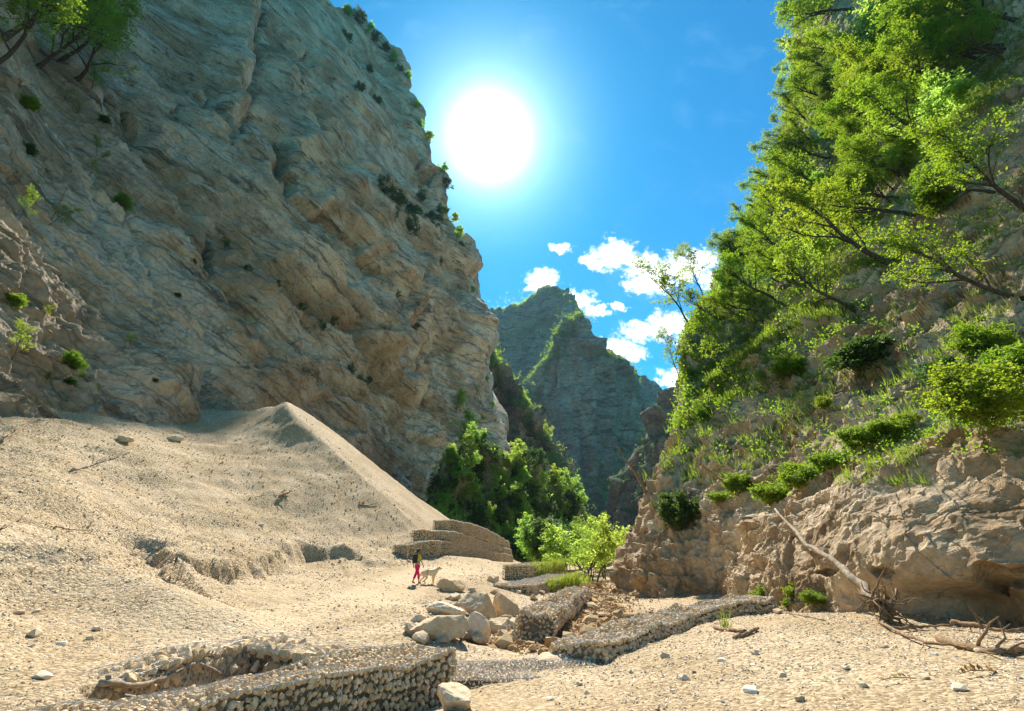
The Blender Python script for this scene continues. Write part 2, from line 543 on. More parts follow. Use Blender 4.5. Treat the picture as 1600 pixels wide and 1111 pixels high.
def leaf_mat(name, dark, light, trans, tmix=0.5, hue=0.03):
    m, n, out = new_mat(name)
    at = n.n('ShaderNodeAttribute', attribute_name='rnd')
    oi = n.n('ShaderNodeObjectInfo')
    col = n.mix(at.outputs['Fac'], (*dark, 1), (*light, 1))
    hs = n.n('ShaderNodeHueSaturation'); n.link(col, hs.inputs['Color'])
    n.link(n.math('ADD', 0.5 - hue / 2, n.math('MULTIPLY', oi.outputs['Random'], hue)), hs.inputs['Hue'])
    n.link(n.math('ADD', 0.8, n.math('MULTIPLY', oi.outputs['Random'], 0.4)), hs.inputs['Value'])
    d = n.n('ShaderNodeBsdfPrincipled'); n.link(hs.outputs[0], d.inputs['Base Color']); d.inputs['Roughness'].default_value = 0.55
    d.inputs['Specular IOR Level'].default_value = 0.3
    hs2 = n.n('ShaderNodeHueSaturation'); n.link(n.mix(at.outputs['Fac'], (*[x * 0.7 for x in trans], 1), (*trans, 1)), hs2.inputs['Color'])
    n.link(n.math('ADD', 0.5 - hue / 2, n.math('MULTIPLY', oi.outputs['Random'], hue)), hs2.inputs['Hue'])
    t = n.n('ShaderNodeBsdfTranslucent'); n.link(hs2.outputs[0], t.inputs['Color'])
    mx = n.n('ShaderNodeMixShader'); mx.inputs[0].default_value = tmix
    n.link(d.outputs[0], mx.inputs[1]); n.link(t.outputs[0], mx.inputs[2]); n.link(mx.outputs[0], out.inputs['Surface'])
    return m


M['leaf'] = leaf_mat('fresh green leaves', (0.05, 0.10, 0.012), (0.11, 0.18, 0.02), (0.42, 0.60, 0.03), 0.55, 0.03)
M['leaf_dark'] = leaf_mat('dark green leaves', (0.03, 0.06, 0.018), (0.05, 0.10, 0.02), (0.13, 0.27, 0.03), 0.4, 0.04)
M['leaf_far'] = leaf_mat('leaves of the far woods', (0.055, 0.12, 0.02), (0.12, 0.21, 0.03), (0.60, 0.85, 0.12), 0.62, 0.05)
M['grass'] = leaf_mat('grass blades', (0.07, 0.11, 0.015), (0.13, 0.17, 0.03), (0.38, 0.50, 0.05), 0.5, 0.02)
M['bark'] = simple_mat('dark bark', (0.035, 0.027, 0.02), (0.10, 0.08, 0.06), 6, 0.95, 0.6, stretch=(1, 1, 0.3))
M['dead_wood'] = simple_mat('bleached dead wood', (0.20, 0.14, 0.085), (0.46, 0.38, 0.28), 9, 0.85, 0.7, stretch=(1, 1, 1))
M['brown_wood'] = simple_mat('brown dead wood', (0.14, 0.085, 0.045), (0.33, 0.22, 0.12), 9, 0.85, 0.7)
M['dry_leaf'] = simple_mat('withered leaves', (0.25, 0.12, 0.03), (0.45, 0.25, 0.06), 9, 0.85, 0.3)
M['wire'] = simple_mat('galvanised wire', (0.36, 0.36, 0.34), (0.52, 0.51, 0.48), 20, 0.45, 0.1, 0.5)
M['gap_shade'] = simple_mat('painted shade between gabion stones', (0.16, 0.115, 0.065), (0.27, 0.20, 0.12), 12, 0.95, 0.6)  # dark tone stands in for the shade between the basket stones

# ------------------------------------------------------------------ the ground: one height field
def lin_z(px, py, z):             # ground point of height z seen there
    d = ray(px, py); Y = (z - EYE) / (d[2] / d[1])
    return G(px, py, Y)


ctrl = []
for p in [(700, 1111, -.45), (800, 1111, -.35), (900, 1111, -.15), (1200, 1111, 0), (1600, 1111, .15), (1600, 1040, .25), (1400, 985, .15), (1200, 965, 0),
          (1040, 1040, -.18), (850, 1070, -.42), (640, 1108, -.62), (540, 1111, -.66), (960, 1070, -.25), (1100, 1000, -.1), (760, 1085, -.5), (740, 1040, -.5), (840, 1040, -.52), (600, 1010, -.25), (560, 985, -.1),
          (300, 990, -.05), (180, 1010, 0.0), (450, 975, -.05), (600, 945, .05), (640, 980, -.1), (180, 1060, -.05), (60, 1111, 0), (0, 1050, .15), (300, 1020, -.1),
          (350, 950, .18), (200, 950, .46), (0, 950, .6), (500, 950, .04), (1300, 1040, .1), (640, 1000, -.25)]:
    ctrl.append(lin_z(*p))
for p in [(470, 625, 48), (400, 648, 46), (330, 674, 42), (180, 682, 30), (0, 662, 25), (-250, 640, 22), (240, 690, 34),
          (430, 690, 42.6), (500, 700, 44.0), (570, 740, 45.0), (540, 666, 48.6), (600, 712, 50), (650, 757, 52), (700, 795, 54.5), (750, 826, 60),
          (470, 750, 38.8), (350, 750, 33.5), (200, 760, 26), (60, 760, 19), (0, 760, 18.5), (-250, 760, 15), (0, 850, 13.5), (-200, 900, 9), (470, 850, 33), (350, 850, 27), (200, 850, 20.5),
          (100, 850, 16), (600, 850, 38.5), (560, 800, 40), (470, 900, 25.5), (350, 900, 21), (200, 900, 16.5), (640, 885, 34), (660, 912, 27.5), (720, 893, 36), (780, 882, 52),
          (560, 925, 23), (700, 930, 25), (735, 905, 31)]:
    ctrl.append(G(*p))
ctrl += [np.array(p, float) for p in [
    (-15, 60, 7.5), (-25, 62, 12), (-6, 72, 1.0), (-30, 72, 9), (-2, 68, .6), (1.5, 62, .75), (0, 100, -.1), (8, 100, -1.5), (-15, 100, 1.5), (-35, 110, 8), (10, 200, -3), (-30, 200, 2),
    (0, 320, -6), (-60, 320, 5), (60, 320, 5), (20, 15, .6), (16, 30, .6), (14, 45, .4), (25, 100, 2), (40, 200, 6), (9, 60, -1.6), (5.5, 70, -1.6), (4, 50, -1.1), (6.8, 40, -1.0),
    (5, 32, -.95), (3.3, 25, -.95), (2.0, 19, -.95), (0.7, 16, -.9), (-.3, 15, -.7),
    (0, 0, 0), (0, 4, -.1), (5, 3, .05), (-5, 3, .1), (-12, 4, .9), (12, 3, .5), (0, -20, .6), (-20, -20, 2), (20, -20, 2), (-20, 3, 3.5), (0, -60, 2), (-50, -60, 4), (50, -60, 4),
    (-45, 0, 14), (-60, 40, 25), (-50, 80, 18), (30, 5, 2), (60, 40, 8)]]
ctrl = np.array(ctrl)


def rbf_fit(C, c=1.5, lam=0.02):
    X = C[:, :2]; d = np.sqrt(((X[:, None] - X[None]) ** 2).sum(-1) + c * c)
    n = len(C)
    A = np.zeros((n + 3, n + 3)); A[:n, :n] = d - np.eye(n) * lam; A[:n, n] = 1; A[:n, n + 1:] = X; A[n, :n] = 1; A[n + 1:, :n] = X.T
    b = np.concatenate([C[:, 2], np.zeros(3)])
    w = np.linalg.solve(A, b)
    return X, w, c


RX, RW, RC = rbf_fit(ctrl)


def base_h(x, y):
    sh = x.shape; x = x.ravel(); y = y.ravel(); out = np.zeros(len(x)); n = len(RX)
    for s in range(0, len(x), 40000):
        a, b = x[s:s + 40000], y[s:s + 40000]
        d = np.sqrt((a[:, None] - RX[None, :, 0]) ** 2 + (b[:, None] - RX[None, :, 1]) ** 2 + RC * RC)
        out[s:s + 40000] = d @ RW[:n] + RW[n] + a * RW[n + 1] + b * RW[n + 2]
    return out.reshape(sh)


def plan(px, py, h=None):         # where the sight line through a pixel meets the smooth ground
    d = ray(px, py); lo = None
    ys = np.geomspace(4, 140, 700)
    xs = d[0] / d[1] * ys; zs = EYE + d[2] / d[1] * ys
    g = (h or base_h)(xs, ys)
    k = np.where(zs < g)[0]
    k = k[0] if len(k) else len(ys) - 1
    return xs[k], ys[k]


SCARP = [plan(*p) for p in [(196, 822), (225, 855), (262, 892), (330, 893), (385, 885), (440, 868), (490, 862), (530, 862), (570, 872), (605, 884)]]
TONGUE = [plan(*p) for p in [(150, 900), (230, 935), (300, 968), (330, 985)]]
PATH = [plan(*p) for p in [(330, 990), (520, 950), (640, 905), (730, 886), (790, 879)]] + [(1.0, 70), (-1, 100), (-4, 140)]
CREEK = [(-.6, 15.2), (1.2, 16.2), (2.6, 19), (4.0, 25), (5.2, 33), (7, 45), (8.5, 62)]
PIT = [(-5.95, 7.6), (-5.65, 11.75), (-5.3, 11.75), (-3.3, 10.5), (-2.7, 9.75), (-4.0, 8.5), (-5.3, 7.2)]
TIER1 = [G(626, 852, 36.8), G(652, 847, 38.5), G(682, 846, 41), G(738, 857, 50), G(793, 868, 64)]


def in_poly(x, y, poly):
    c = np.zeros(x.shape, bool); n = len(poly)
    for i in range(n):
        x1, y1 = poly[i]; x2, y2 = poly[(i + 1) % n]
        c ^= ((y1 > y) != (y2 > y)) & (x < (x2 - x1) * (y - y1) / (y2 - y1 + 1e-12) + x1)
    return c


def ground_h(x, y, sp=None):
    h = base_h(x, y)
    P = np.stack([x, y, np.zeros_like(x)], -1)
    dist = np.sqrt(x * x + y * y)
    scree = smooth01(h - 0.25, 0, 1.2)
    # erosion scarp across the fan: the ground drops towards the path below the line
    s, al = poly_sdist(x, y, SCARP)
    s = s + fbm(P, 1.6, 4, 41, .6) * 0.5
    amp = 1.15 * smooth01(al, 0.0, 0.12) * (1 - 0.75 * smooth01(al, 0.55, 1.0))
    on = (al > 0.001) & (al < 0.999)
    h = h + np.where(on, amp * (np.exp(-np.abs(s) / 3.0) * np.sign(s)) * 0.42 * smooth01(np.abs(s), 0.0, 0.30), 0) * 1.0
    h = h + 0.55 * np.exp(-(poly_sdist(x, y, TONGUE)[0] / 1.3) ** 2)
    # trodden path is a little sunk and smooth
    pd = np.abs(poly_sdist(x, y, PATH)[0])
    onp = 1 - smooth01(pd, 1.0, 2.4)
    cd = np.abs(poly_sdist(x, y, CREEK)[0])
    onc = 1 - smooth01(cd, 0.9, 2.0)
    k = (1 - 0.75 * onp)
    gully = fbm(np.stack([x * 1.4 - y * 0.4, y * 0.35 + x * .25, P[..., 2]], -1), 2.4, 4, 5, 0.5) * 0.15 * scree
    rill = fbm(np.stack([x * 1.2 - y * 0.5, (y + x * .6) * 0.28, P[..., 2]], -1), 1.1, 4, 6, 0.6, True, sp=sp) * 0.09 * scree
    gully = gully + rill
    h = h + gully * k
    h = h + (fbm(P, 3.0, 5, 7, 0.55) * 0.11 * (0.5 + scree)) * k
    h = h + fbm(P, 0.5, 4, 9, 0.6, sp=sp) * 0.028 * k
    h = h + onc * fbm(P, 0.8, 3, 15) * 0.12
    # the scoured pit behind the near gabion
    ins = in_poly(x, y, PIT)
    dd = np.abs(poly_sdist(x, y, PIT + PIT[:1])[0])
    h = np.where(ins, h - 1.0 * smooth01(dd, 0.0, 0.14) + 0.25 * fbm(P, 0.9, 3, 19) * smooth01(dd, .2, .6), h)
    # cut for the stepped gabion wall at the foot of the fan
    s, al = poly_sdist(x, y, [(p[0], p[1]) for p in TIER1])
    zt = np.interp(al, np.linspace(0, 1, len(TIER1)), [p[2] for p in TIER1])
    inside = (al > .002) & (al < .998)
    cap = np.where(s < .6, zt - 1.08 + np.clip(-s - 5, 0, 50) * .5, zt - .3 + np.clip(s - .65, 0, 50) * .78)
    h = np.where(inside & (s > -9), np.minimum(h, cap), h)
    tint = np.maximum(onp, 2 * onc * (h < 0.3))
    return h, tint


ys = []
y = 1.0
while y < 330:
    ys.append(y); y += 0.0052 * (y + 4.5)
ys = np.array([-60, -45, -32, -22, -15, -10, -7, -5, -3.5, -2.4, -1.5, -.8, -.2, .2, .6] + ys)
us = np.linspace(-1.75, 1.45, 620)
GY, GU = np.meshgrid(ys, us, indexing='ij')
GX = GU * (np.abs(GY) + 6)
spc = 0.0055 * (np.abs(GY) + 6)
GZ, GT = ground_h(GX, GY, spc)
ground = link('ground', mesh_np('ground', np.stack([GX, GY, GZ], -1).reshape(-1, 3), grid_faces(*GX.shape), M['ground'], True, col=GT.ravel()), kind='structure')


def gz(x, y):                     # ground height at one point
    return float(ground_h(np.array([[float(x)]]), np.array([[float(y)]]))[0][0, 0])


def gplan(px, py): return plan(px, py, lambda a, b: ground_h(a, b)[0])


# ------------------------------------------------------------------ cliffs
def rock_surface(name, cols, useg, vseg, mat, shaper, smooth=False, flip=False):
    P0 = patch(cols, useg, vseg)
    N = grid_normals(P0) * (-1 if flip else 1)
    sp = blur(grid_spacing(P0), 3)
    px, py = proj(P0)
    d = shaper(P0, N, sp, px, py)
    P = P0 + d if d.shape == P0.shape else P0 + N * d[..., None]
    o = link(name, mesh_np(name, P.reshape(-1, 3), grid_faces(*P.shape[:2])[:, ::-1] if flip else grid_faces(*P.shape[:2]), mat, smooth), kind='structure')
    return o, P


def left_shape(P, N, sp, px, py):
    dep = np.clip(P[..., 1], 20, 300)
    S = np.clip(dep / 45.0, 0.55, 4.0)               # features of the higher, farther wall are larger
    # bedding: nearly level beds that rise away up the gorge and are folded
    fold = fbm(P, 90, 2, 101) * 8 + fbm(P, 18, 2, 109) * 0.9
    Yc = np.minimum(P[..., 1], 260)
    s = P[..., 2] + .487 * Yc - .0017 * Yc ** 2 + 0.25 * P[..., 0] + fold
    q = np.stack([P[..., 0] * 0.11, P[..., 1] * 0.075, s], -1)
    d = 0
    d = d + fbm(P, 42, 3, 110, 0.5) * 1.9 * np.clip(S, .5, 2.4)
    for i, wl in enumerate((26, 13, 6.5, 3.2, 1.6, .8)):
        w = np.clip(wl / (2.2 * sp) - .6, 0, 1) * np.clip(1.7 - wl / (S * 14), 0, 1)
        nn = vnoise(q / wl + 7.7 * i, 120 + i)
        a = wl * (.24 if i < 3 else .17)
        d = d + w * a * ((2 * np.abs(nn)) ** .7 * .9 + .4 * nn if i < 3 else (1 - 2 * np.abs(nn)) * .7 + .5 * nn)
    # beds standing out one over the other: sawtooth ledges that overhang
    for per, am, sd0 in ((11.0, 1.7, 150), (4.3, .8, 153), (1.7, .32, 156)):
        w = np.clip(per / (4 * sp) - .5, 0, 1) * np.clip(1.8 - per / (S * 8), 0, 1)
        t = s / per + fbm(P, per * 3, 2, sd0) * .5
        fr = t - np.floor(t)
        lay_id = _hash(np.floor(t).astype(np.int64), np.floor(t).astype(np.int64) * 3, np.floor(t).astype(np.int64) * 5, sd0)
        d = d + w * am * (fr - smooth01(fr, .86, 1.0)) * (.4 + lay_id) * (.5 + .5 * smooth01(fbm(P, per * 4, 2, sd0 + 1), -.4, .4))
    d = d - .92 * boxmean(d, 55)
    # fractured blocks
    Q = np.stack([P[..., 0] * .7, P[..., 1] * 0.45, s], -1) + (fbm(P, 6, 2, 130) * 1.2)[..., None]
    f1, e, rid = cells(Q, 5.0, 7)
    d = d + (rid - 0.5) * 0.75
    f1, e, rid = cells(Q, 1.9, 17)
    w = np.clip(1.7 / (3 * sp) - .4, 0, 1)
    d = d + ((rid - 0.5) * 0.5 - np.exp(-(e / 0.1) ** 2) * 0.12) * w
    d = d + fbm(P, 2.2, 5, 140, 0.62, True, sp=sp) * 0.30
    d = d + fbm(P, 0.7, 3, 147, 0.6, sp=sp) * 0.10
    # the big folds and clefts of this wall
    def cleft(pts, w, depth, step, side=1):
        sd_, al = poly_sdist(px + fbm(P, 8 * 1.0, 3, 160) * 10, py, pts)
        fade = smooth01(al, 0, .1) * (1 - smooth01(al, .9, 1))
        on = (al > 1e-4) & (al < 1 - 1e-4)
        g = -1.5 * depth * np.exp(-(sd_ / (1.25 * w)) ** 2)
        st = np.where(sd_ * side > 0, step * np.exp(-np.abs(sd_) / (w * 5.5)), 0)
        return np.where(on, (g + st) * fade, 0) * dep / 60
    d = d + cleft([(400, -80), (392, 40), (378, 120), (372, 200), (430, 330), (500, 430), (575, 520), (600, 600)], 9, 4.5, 9.0, 1)
    d = d + cleft([(60, 20), (150, 170), (260, 300), (345, 385), (440, 470), (510, 530), (560, 600), (640, 650)], 11, 4.6, 6.0, 1)
    d = d + cleft([(180, 150), (230, 250), (300, 330), (330, 420), (420, 520)], 8, 2.6, 3.2, -1)
    d = d + cleft([(430, 200), (470, 300), (540, 370), (610, 450), (640, 560)], 8, 3.2, 4.6, -1)
    d = d + cleft([(560, 250), (600, 340), (650, 420), (640, 540), (660, 650)], 9, 3.6, 4.6, 1)
    d = d + cleft([(240, 330), (330, 470), (420, 560), (480, 620)], 7, 2.0, 2.6, 1)
    d = d + cleft([(60, 380), (160, 480), (230, 560), (300, 650)], 7, .8, 1.0, -1)
    for pts, w_, dp_, st_ in [([(100, 250), (180, 340), (240, 440), (330, 540)], 6, 1.0, 1.4), ([(300, 120), (330, 200), (380, 300), (450, 390), (520, 440)], 7, 1.6, 2.2),
                              ([(470, 60), (500, 160), (560, 260), (630, 330)], 7, 1.8, 2.6), ([(420, 20), (450, 120), (500, 230), (560, 320)], 6, 1.4, 2.0), ([(540, 60), (570, 150), (630, 230), (680, 300)], 6, 1.6, 2.2),
                              ([(400, 560), (480, 600), (560, 650), (640, 720)], 7, 1.6, 2.0), ([(480, 470), (560, 540), (640, 600), (700, 680)], 6, 1.6, 2.2), ([(580, 420), (620, 500), (690, 560)], 6, 1.4, 2.0),
                              ([(20, 120), (80, 220), (130, 300), (170, 400)], 6, .8, 1.2), ([(20, 480), (100, 540), (170, 600), (230, 670)], 5, .6, .9), ([(200, 60), (250, 150), (300, 220)], 7, 1.0, 1.5)]:
        d = d + cleft(pts, w_, dp_, st_, 1)
    d = d - .75 * boxmean(d, 75)
    # buttress with a rounded nose by the fan
    d = d + 2.6 * np.exp(-((px - 250) / 55) ** 2 - ((py - 590) / 70) ** 2) - 1.8 * np.exp(-((px - 315) / 22) ** 2 - ((py - 600) / 70) ** 2)
    return d


LEFT = [
    [('w', -26, 2, -2), ('w', -26, 2, 5), ('w', -28, 3, 12), ('w', -30, 4, 20), ('w', -34, 5, 30), ('w', -40, 6, 45), ('w', -50, 8, 70), ('w', -66, 12, 110)],
    [(-220, 830, 17), (-210, 660, 20), (-200, 500, 22), (-200, 350, 24), (-200, 150, 27), (-200, -50, 31), (-200, -300, 37), (-200, -700, 50)],
    [(0, 730, 25), (0, 640, 26.5), (0, 520, 28), (0, 400, 30), (0, 250, 33), (0, 80, 38), (0, -150, 46), (-60, -500, 66)],
    [(200, 760, 33), (190, 660, 36), (180, 540, 39), (170, 420, 43), (150, 290, 48), (120, 150, 54), (105, -30, 64), (120, -320, 90)],
    [(425, 800, 52), (410, 680, 56), (400, 560, 63), (390, 440, 71), (378, 300, 82), (365, 150, 95), (360, 20, 110), (360, -150, 140)],
    [(585, 880, 85), (572, 730, 95), (562, 585, 106), (556, 440, 120), (540, 300, 134), (525, 150, 150), (512, 60, 168), (505, -5, 185)],
    [(690, 905, 140), (690, 745, 155), (690, 600, 172), (680, 460, 188), (655, 330, 202), (620, 200, 215), (595, 115, 225), (575, 38, 236)],
    [(815, 905, 190), (792, 742, 205), (764, 590, 215), (742, 450, 225), (709, 340, 232), (680, 240, 240), (650, 170, 246), (635, 92, 252)],
    [(800, 900, 300), (775, 750, 310), (738, 580, 320), (715, 460, 320), (680, 355, 320), (650, 260, 320), (625, 195, 320), (610, 130, 320)],
    [(600, 900, 400), (600, 750, 400), (600, 580, 400), (590, 460, 400), (560, 355, 400), (530, 260, 400), (500, 200, 400), (480, 150, 400)],
]
left_cliff, LP = rock_surface('left_cliff', LEFT, [8, 40, 130, 140, 150, 110, 80, 16, 6], [70, 95, 95, 105, 100, 85, 60], M['rock_left'], left_shape)
left_cliff['label'] = 'towering shaded grey limestone wall with folded beds on the left of the gorge'


def right_shape(P, N, sp, px, py):
    S = np.clip(P[..., 1] / 22.0, 0.6, 3.0)
    d = -1.0 * S + fbm(P, 14, 3, 210, 0.5) * .75 * S
    d = d + fbm(P, 4.5, 4, 220, 0.5, True, sp=sp) * 0.24 * S ** .7
    # gentle creases running down to the left
    q = np.stack([P[..., 0] * .8, P[..., 1] * 0.45 - P[..., 2] * 0.3, P[..., 2] * 1.1 + P[..., 1] * .35], -1)
    d = d + fbm(q, 1.8, 4, 225, 0.5, True, sp=sp) * 0.15 * S ** .5
    Q = P + (fbm(P, 2.5, 2, 230) * .5)[..., None]
    f1, e, rid = cells(Q, 1.9, 27)
    low = smooth01(py, 1250 - px * 0.33, 1200 - px * 0.33 - 60) * 0 + 1
    # smooth overhanging belly in the lower right
    belly = np.exp(-((px - 1450) / 240) ** 2 - ((py - 850) / 120) ** 2)
    calm = 1 - 0.85 * np.clip(belly * 2.2, 0, 1)
    d = d + ((rid - 0.5) * 0.55) * calm
    qv = P * np.array([1, 1, .38]) + (fbm(P, 2, 2, 233) * .3)[..., None]
    d = d + fbm(qv, 1.3, 4, 235, .55, True, sp=sp) * .19 * calm * S ** .5
    f1, e, rid = cells(Q, 0.62, 37)
    w = np.clip(.62 / (3 * sp) - .4, 0, 1)
    d = d + ((rid - 0.5) * 0.27) * w * calm
    f1, e, rid = cells(Q * np.array([1, 1, .7]), 0.27, 39)
    w = np.clip(.27 / (3 * sp) - .4, 0, 1)
    d = d + ((rid - 0.5) * 0.10) * w * (.35 + .65 * calm)
    d = d + fbm(P, 0.9, 5, 240, 0.6, False, sp=sp) * 0.11 * calm
    d = d + fbm(P, 0.25, 2, 247, 0.6, sp=sp) * 0.022
    off = d[..., None] * N
    outw = np.array([-0.85, -0.52, 0.0])
    def ledge(pts, w, step, back):
        sd_, al = poly_sdist(px, py + fbm(P, 3, 3, 260) * 9, pts)
        on = (al > 1e-4) & (al < 1 - 1e-4)
        fade = smooth01(al, 0, .12) * (1 - smooth01(al, .9, 1))
        # positive side (below the line) bulges, above it the wall steps back
        v = np.where(sd_ > 0, step * np.exp(-sd_ / (w * 3)), -back * np.exp(sd_ / (w * 3)))
        v = v * smooth01(np.abs(sd_), 0, w * .35)
        return np.where(on, v * fade, 0) * P[..., 1] / 18
    L = ledge([(1120, 810), (1190, 790), (1240, 765), (1310, 730), (1400, 690), (1480, 672), (1620, 655), (1800, 640)], 16, .75, .65)
    sdl, al_ = poly_sdist(px, py, [(1190, 800), (1240, 765), (1310, 730), (1400, 690), (1480, 672), (1620, 655), (1800, 640)])
    L = L + np.where(sdl > 0, .9 * np.exp(-sdl / 95.0) * smooth01(px, 1200, 1330) * smooth01(sdl, 0, 14), 0)
    L = L + ledge([(1040, 720), (1100, 660), (1180, 610), (1270, 585), (1350, 600), (1440, 620), (1520, 610)], 14, .45, .45)
    L = L + ledge([(1140, 560), (1200, 500), (1290, 480), (1380, 480), (1470, 460), (1600, 440)], 14, .6, .6)
    L = L + ledge([(1060, 640), (1120, 560), (1190, 520), (1250, 440), (1330, 330)], 14, .4, .5)
    # undercut at the foot and three hollows
    L = L - 1.3 * smooth01(py, 890, 935) * np.exp(-((px - 1500) / 150) ** 2) * 1.0
    for cx, cy, rx, ry, dp in [(1282, 889, 20, 7, .45), (1372, 886, 24, 10, .5), (1580, 900, 56, 26, .7), (1225, 860, 6, 45, .35)]:
        L = L - dp * smooth01(1 + .5 * fbm(P, .5, 3, 281) - np.sqrt(((px - cx) / rx) ** 2 + ((py - cy) / ry) ** 2), -.1, .5)
    L = L + 0.3 * belly
    # broken edges: steps of the bedding
    t = (P[..., 2] * .9 + P[..., 1] * .25 + P[..., 0] * .2 + fbm(P, 4, 3, 270) * .8) / 1.35; fr = t - np.floor(t)
    off = off + N * ((fr - smooth01(fr, .85, 1)) * .24 * calm * S ** .5)[..., None]
    t = (P[..., 2] * .9 + P[..., 1] * .25 + P[..., 0] * .2 + fbm(P, 2, 3, 275) * .5) / .47; fr = t - np.floor(t)
    off = off + N * ((fr - smooth01(fr, .8, 1)) * .07 * calm * np.clip(.47 / (4 * sp) - .3, 0, 1))[..., None]
    return off + L[..., None] * outw


RIGHT = [
    [('w', 12.5, 2, -1), ('w', 12.5, 2, 1.5), ('w', 12.5, 2, 3), ('w', 14, 2, 5.5), ('w', 17, 2.5, 9), ('w', 21, 3, 14), ('w', 27, 4, 22), ('w', 40, 6, 40)],
    [(1900, 1070, 8.3), (1900, 860, 8.4), (1900, 680, 9), (1900, 550, 11.5), (1900, 350, 14), (1900, 150, 17), (1900, -100, 21), (1900, -500, 28)],
    [(1600, 1030, 10.8), (1600, 860, 10.8), (1600, 715, 11.6), (1600, 580, 14.5), (1600, 400, 18), (1600, 200, 23), (1600, 0, 29), (1600, -400, 40)],
    [(1400, 1000, 13.6), (1400, 860, 13.4), (1400, 740, 14.6), (1410, 600, 18.5), (1420, 430, 24), (1430, 240, 31), (1440, 40, 40), (1450, -350, 55)],
    [(1235, 975, 18.3), (1240, 850, 18.6), (1240, 740, 20.3), (1250, 610, 25), (1270, 460, 32), (1300, 290, 42), (1330, 100, 53), (1350, -300, 72)],
    [(1075, 965, 26.5), (1085, 850, 27.5), (1095, 750, 29.5), (1110, 640, 33), (1140, 520, 41), (1190, 370, 52), (1245, 200, 65), (1290, -180, 86)],
    [(968, 960, 32.5), (978, 860, 34), (1006, 750, 36), (1036, 630, 40), (1066, 500, 48), (1145, 355, 62), (1222, 180, 76), (1256, -150, 104)],
    [(990, 950, 45), (1000, 860, 47), (1030, 750, 50), (1062, 640, 56), (1100, 520, 65), (1170, 380, 80), (1240, 230, 96), (1285, -80, 125)],
    [(1150, 930, 90), (1200, 850, 90), (1200, 750, 95), (1220, 650, 105), (1240, 540, 115), (1290, 430, 130), (1350, 270, 150), (1400, 0, 180)],
]
right_cliff, RP = rock_surface('right_cliff', RIGHT, [10, 60, 130, 120, 120, 90, 24, 8], [90, 90, 85, 85, 85, 80, 60], M['rock_right'], right_shape, flip=True)
right_cliff['label'] = 'ochre limestone wall overgrown with trees on the right of the gorge'


# spur behind the left wall, wooded slope below it, and the far mountain
def skyline_patch(name, sky_pts, base_py, Y0, depth_fn, mat, nu, nv, amp, seed, back=0.25, lean=0.22, rid_wl=None):
    """a mountain side: columns under a skyline (px, py), leaning back with height"""
    cols = []
    for i, (sx, sy) in enumerate(sky_pts):
        Yc = Y0 + depth_fn(i / (len(sky_pts) - 1))
        c = []
        for t in (0, .3, .6, .85, 1.0):
            c.append((sx + (0 if t > .8 else 0), base_py + (sy - base_py) * t, Yc * (1 - lean * (1 - t))))
        c.append((sx, sy + 25, Yc * (1 + back)))
        c.append((sx, sy + 120, Yc * (1 + 2 * back)))
        cols.append(c)
    k = max(2, nu // (len(cols) - 1))
    wl = rid_wl or Y0 * 0.12
    def shp(P, N, sp, px, py):
        q = np.stack([P[..., 0], P[..., 1], P[..., 2] * 0.18], -1)
        d = fbm(q, wl, 6, seed, 0.6, True, sp=sp) * amp
        s2 = P[..., 2] + fbm(P, wl * 2, 2, seed + 9) * wl * 0.4
        q2 = np.stack([P[..., 0] * .2, P[..., 1] * .2, s2], -1)
        d = d + fbm(q2, wl * .45, 4, seed + 20, 0.6, sp=sp) * amp * .35
        f1, e, rid = cells(q, wl * .5, seed + 30)
        d = d + (rid - .5) * amp * .6
        d = d + fbm(P, wl * .25, 4, seed + 40, 0.6, sp=sp) * amp * .25
        t = s2 / (wl * .5) + fbm(P, wl, 2, seed + 50) * .4; fr = t - np.floor(t)
        d = d + (fr - smooth01(fr, .85, 1)) * amp * .55
        d = d - boxmean(d, 22) - amp * .1
        return d
    vs_ = [nv // 4, nv // 4, nv // 5, nv // 6, 6, 3]
    return rock_surface(name, cols, [k] * (len(cols) - 1), vs_, mat, shp)


far_ridge, FP1 = skyline_patch('far_mountain', [(640, 540), (700, 515), (757, 493), (785, 482), (812, 477), (832, 460), (850, 449), (872, 450), (892, 462), (908, 482), (930, 540), (960, 562), (985, 580), (1010, 600), (1060, 640), (1120, 700)],
                               900, 900, lambda t: 60 * math.sin(t * 6), M['rock_far'], 260, 230, 13, 301, lean=.12, rid_wl=80)
far_ridge['label'] = 'blue-grey far mountain with a flat-topped summit closing the gorge'
butt, FP2 = skyline_patch('rock_buttress', [(770, 800), (800, 690), (825, 620), (848, 570), (868, 528), (885, 505), (905, 494), (921, 515), (935, 545), (948, 560), (966, 558), (984, 570), (1000, 596), (1020, 640), (1050, 720)],
                          900, 690, lambda t: -70 * math.sin(t * math.pi) + 50 * t, M['rock_far'], 260, 230, 15, 331, lean=.08, rid_wl=70)
butt['label'] = 'sheer grey buttress standing in front of the far mountain'
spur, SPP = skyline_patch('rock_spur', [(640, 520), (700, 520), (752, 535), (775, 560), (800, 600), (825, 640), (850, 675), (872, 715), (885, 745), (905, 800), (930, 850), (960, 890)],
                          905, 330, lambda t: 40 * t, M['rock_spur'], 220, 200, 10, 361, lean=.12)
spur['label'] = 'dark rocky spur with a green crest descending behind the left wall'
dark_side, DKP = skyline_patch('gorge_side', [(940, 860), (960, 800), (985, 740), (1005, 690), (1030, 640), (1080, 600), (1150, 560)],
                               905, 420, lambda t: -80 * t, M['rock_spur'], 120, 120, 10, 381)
dark_side['label'] = 'dark wooded side of the gorge beyond the right wall'
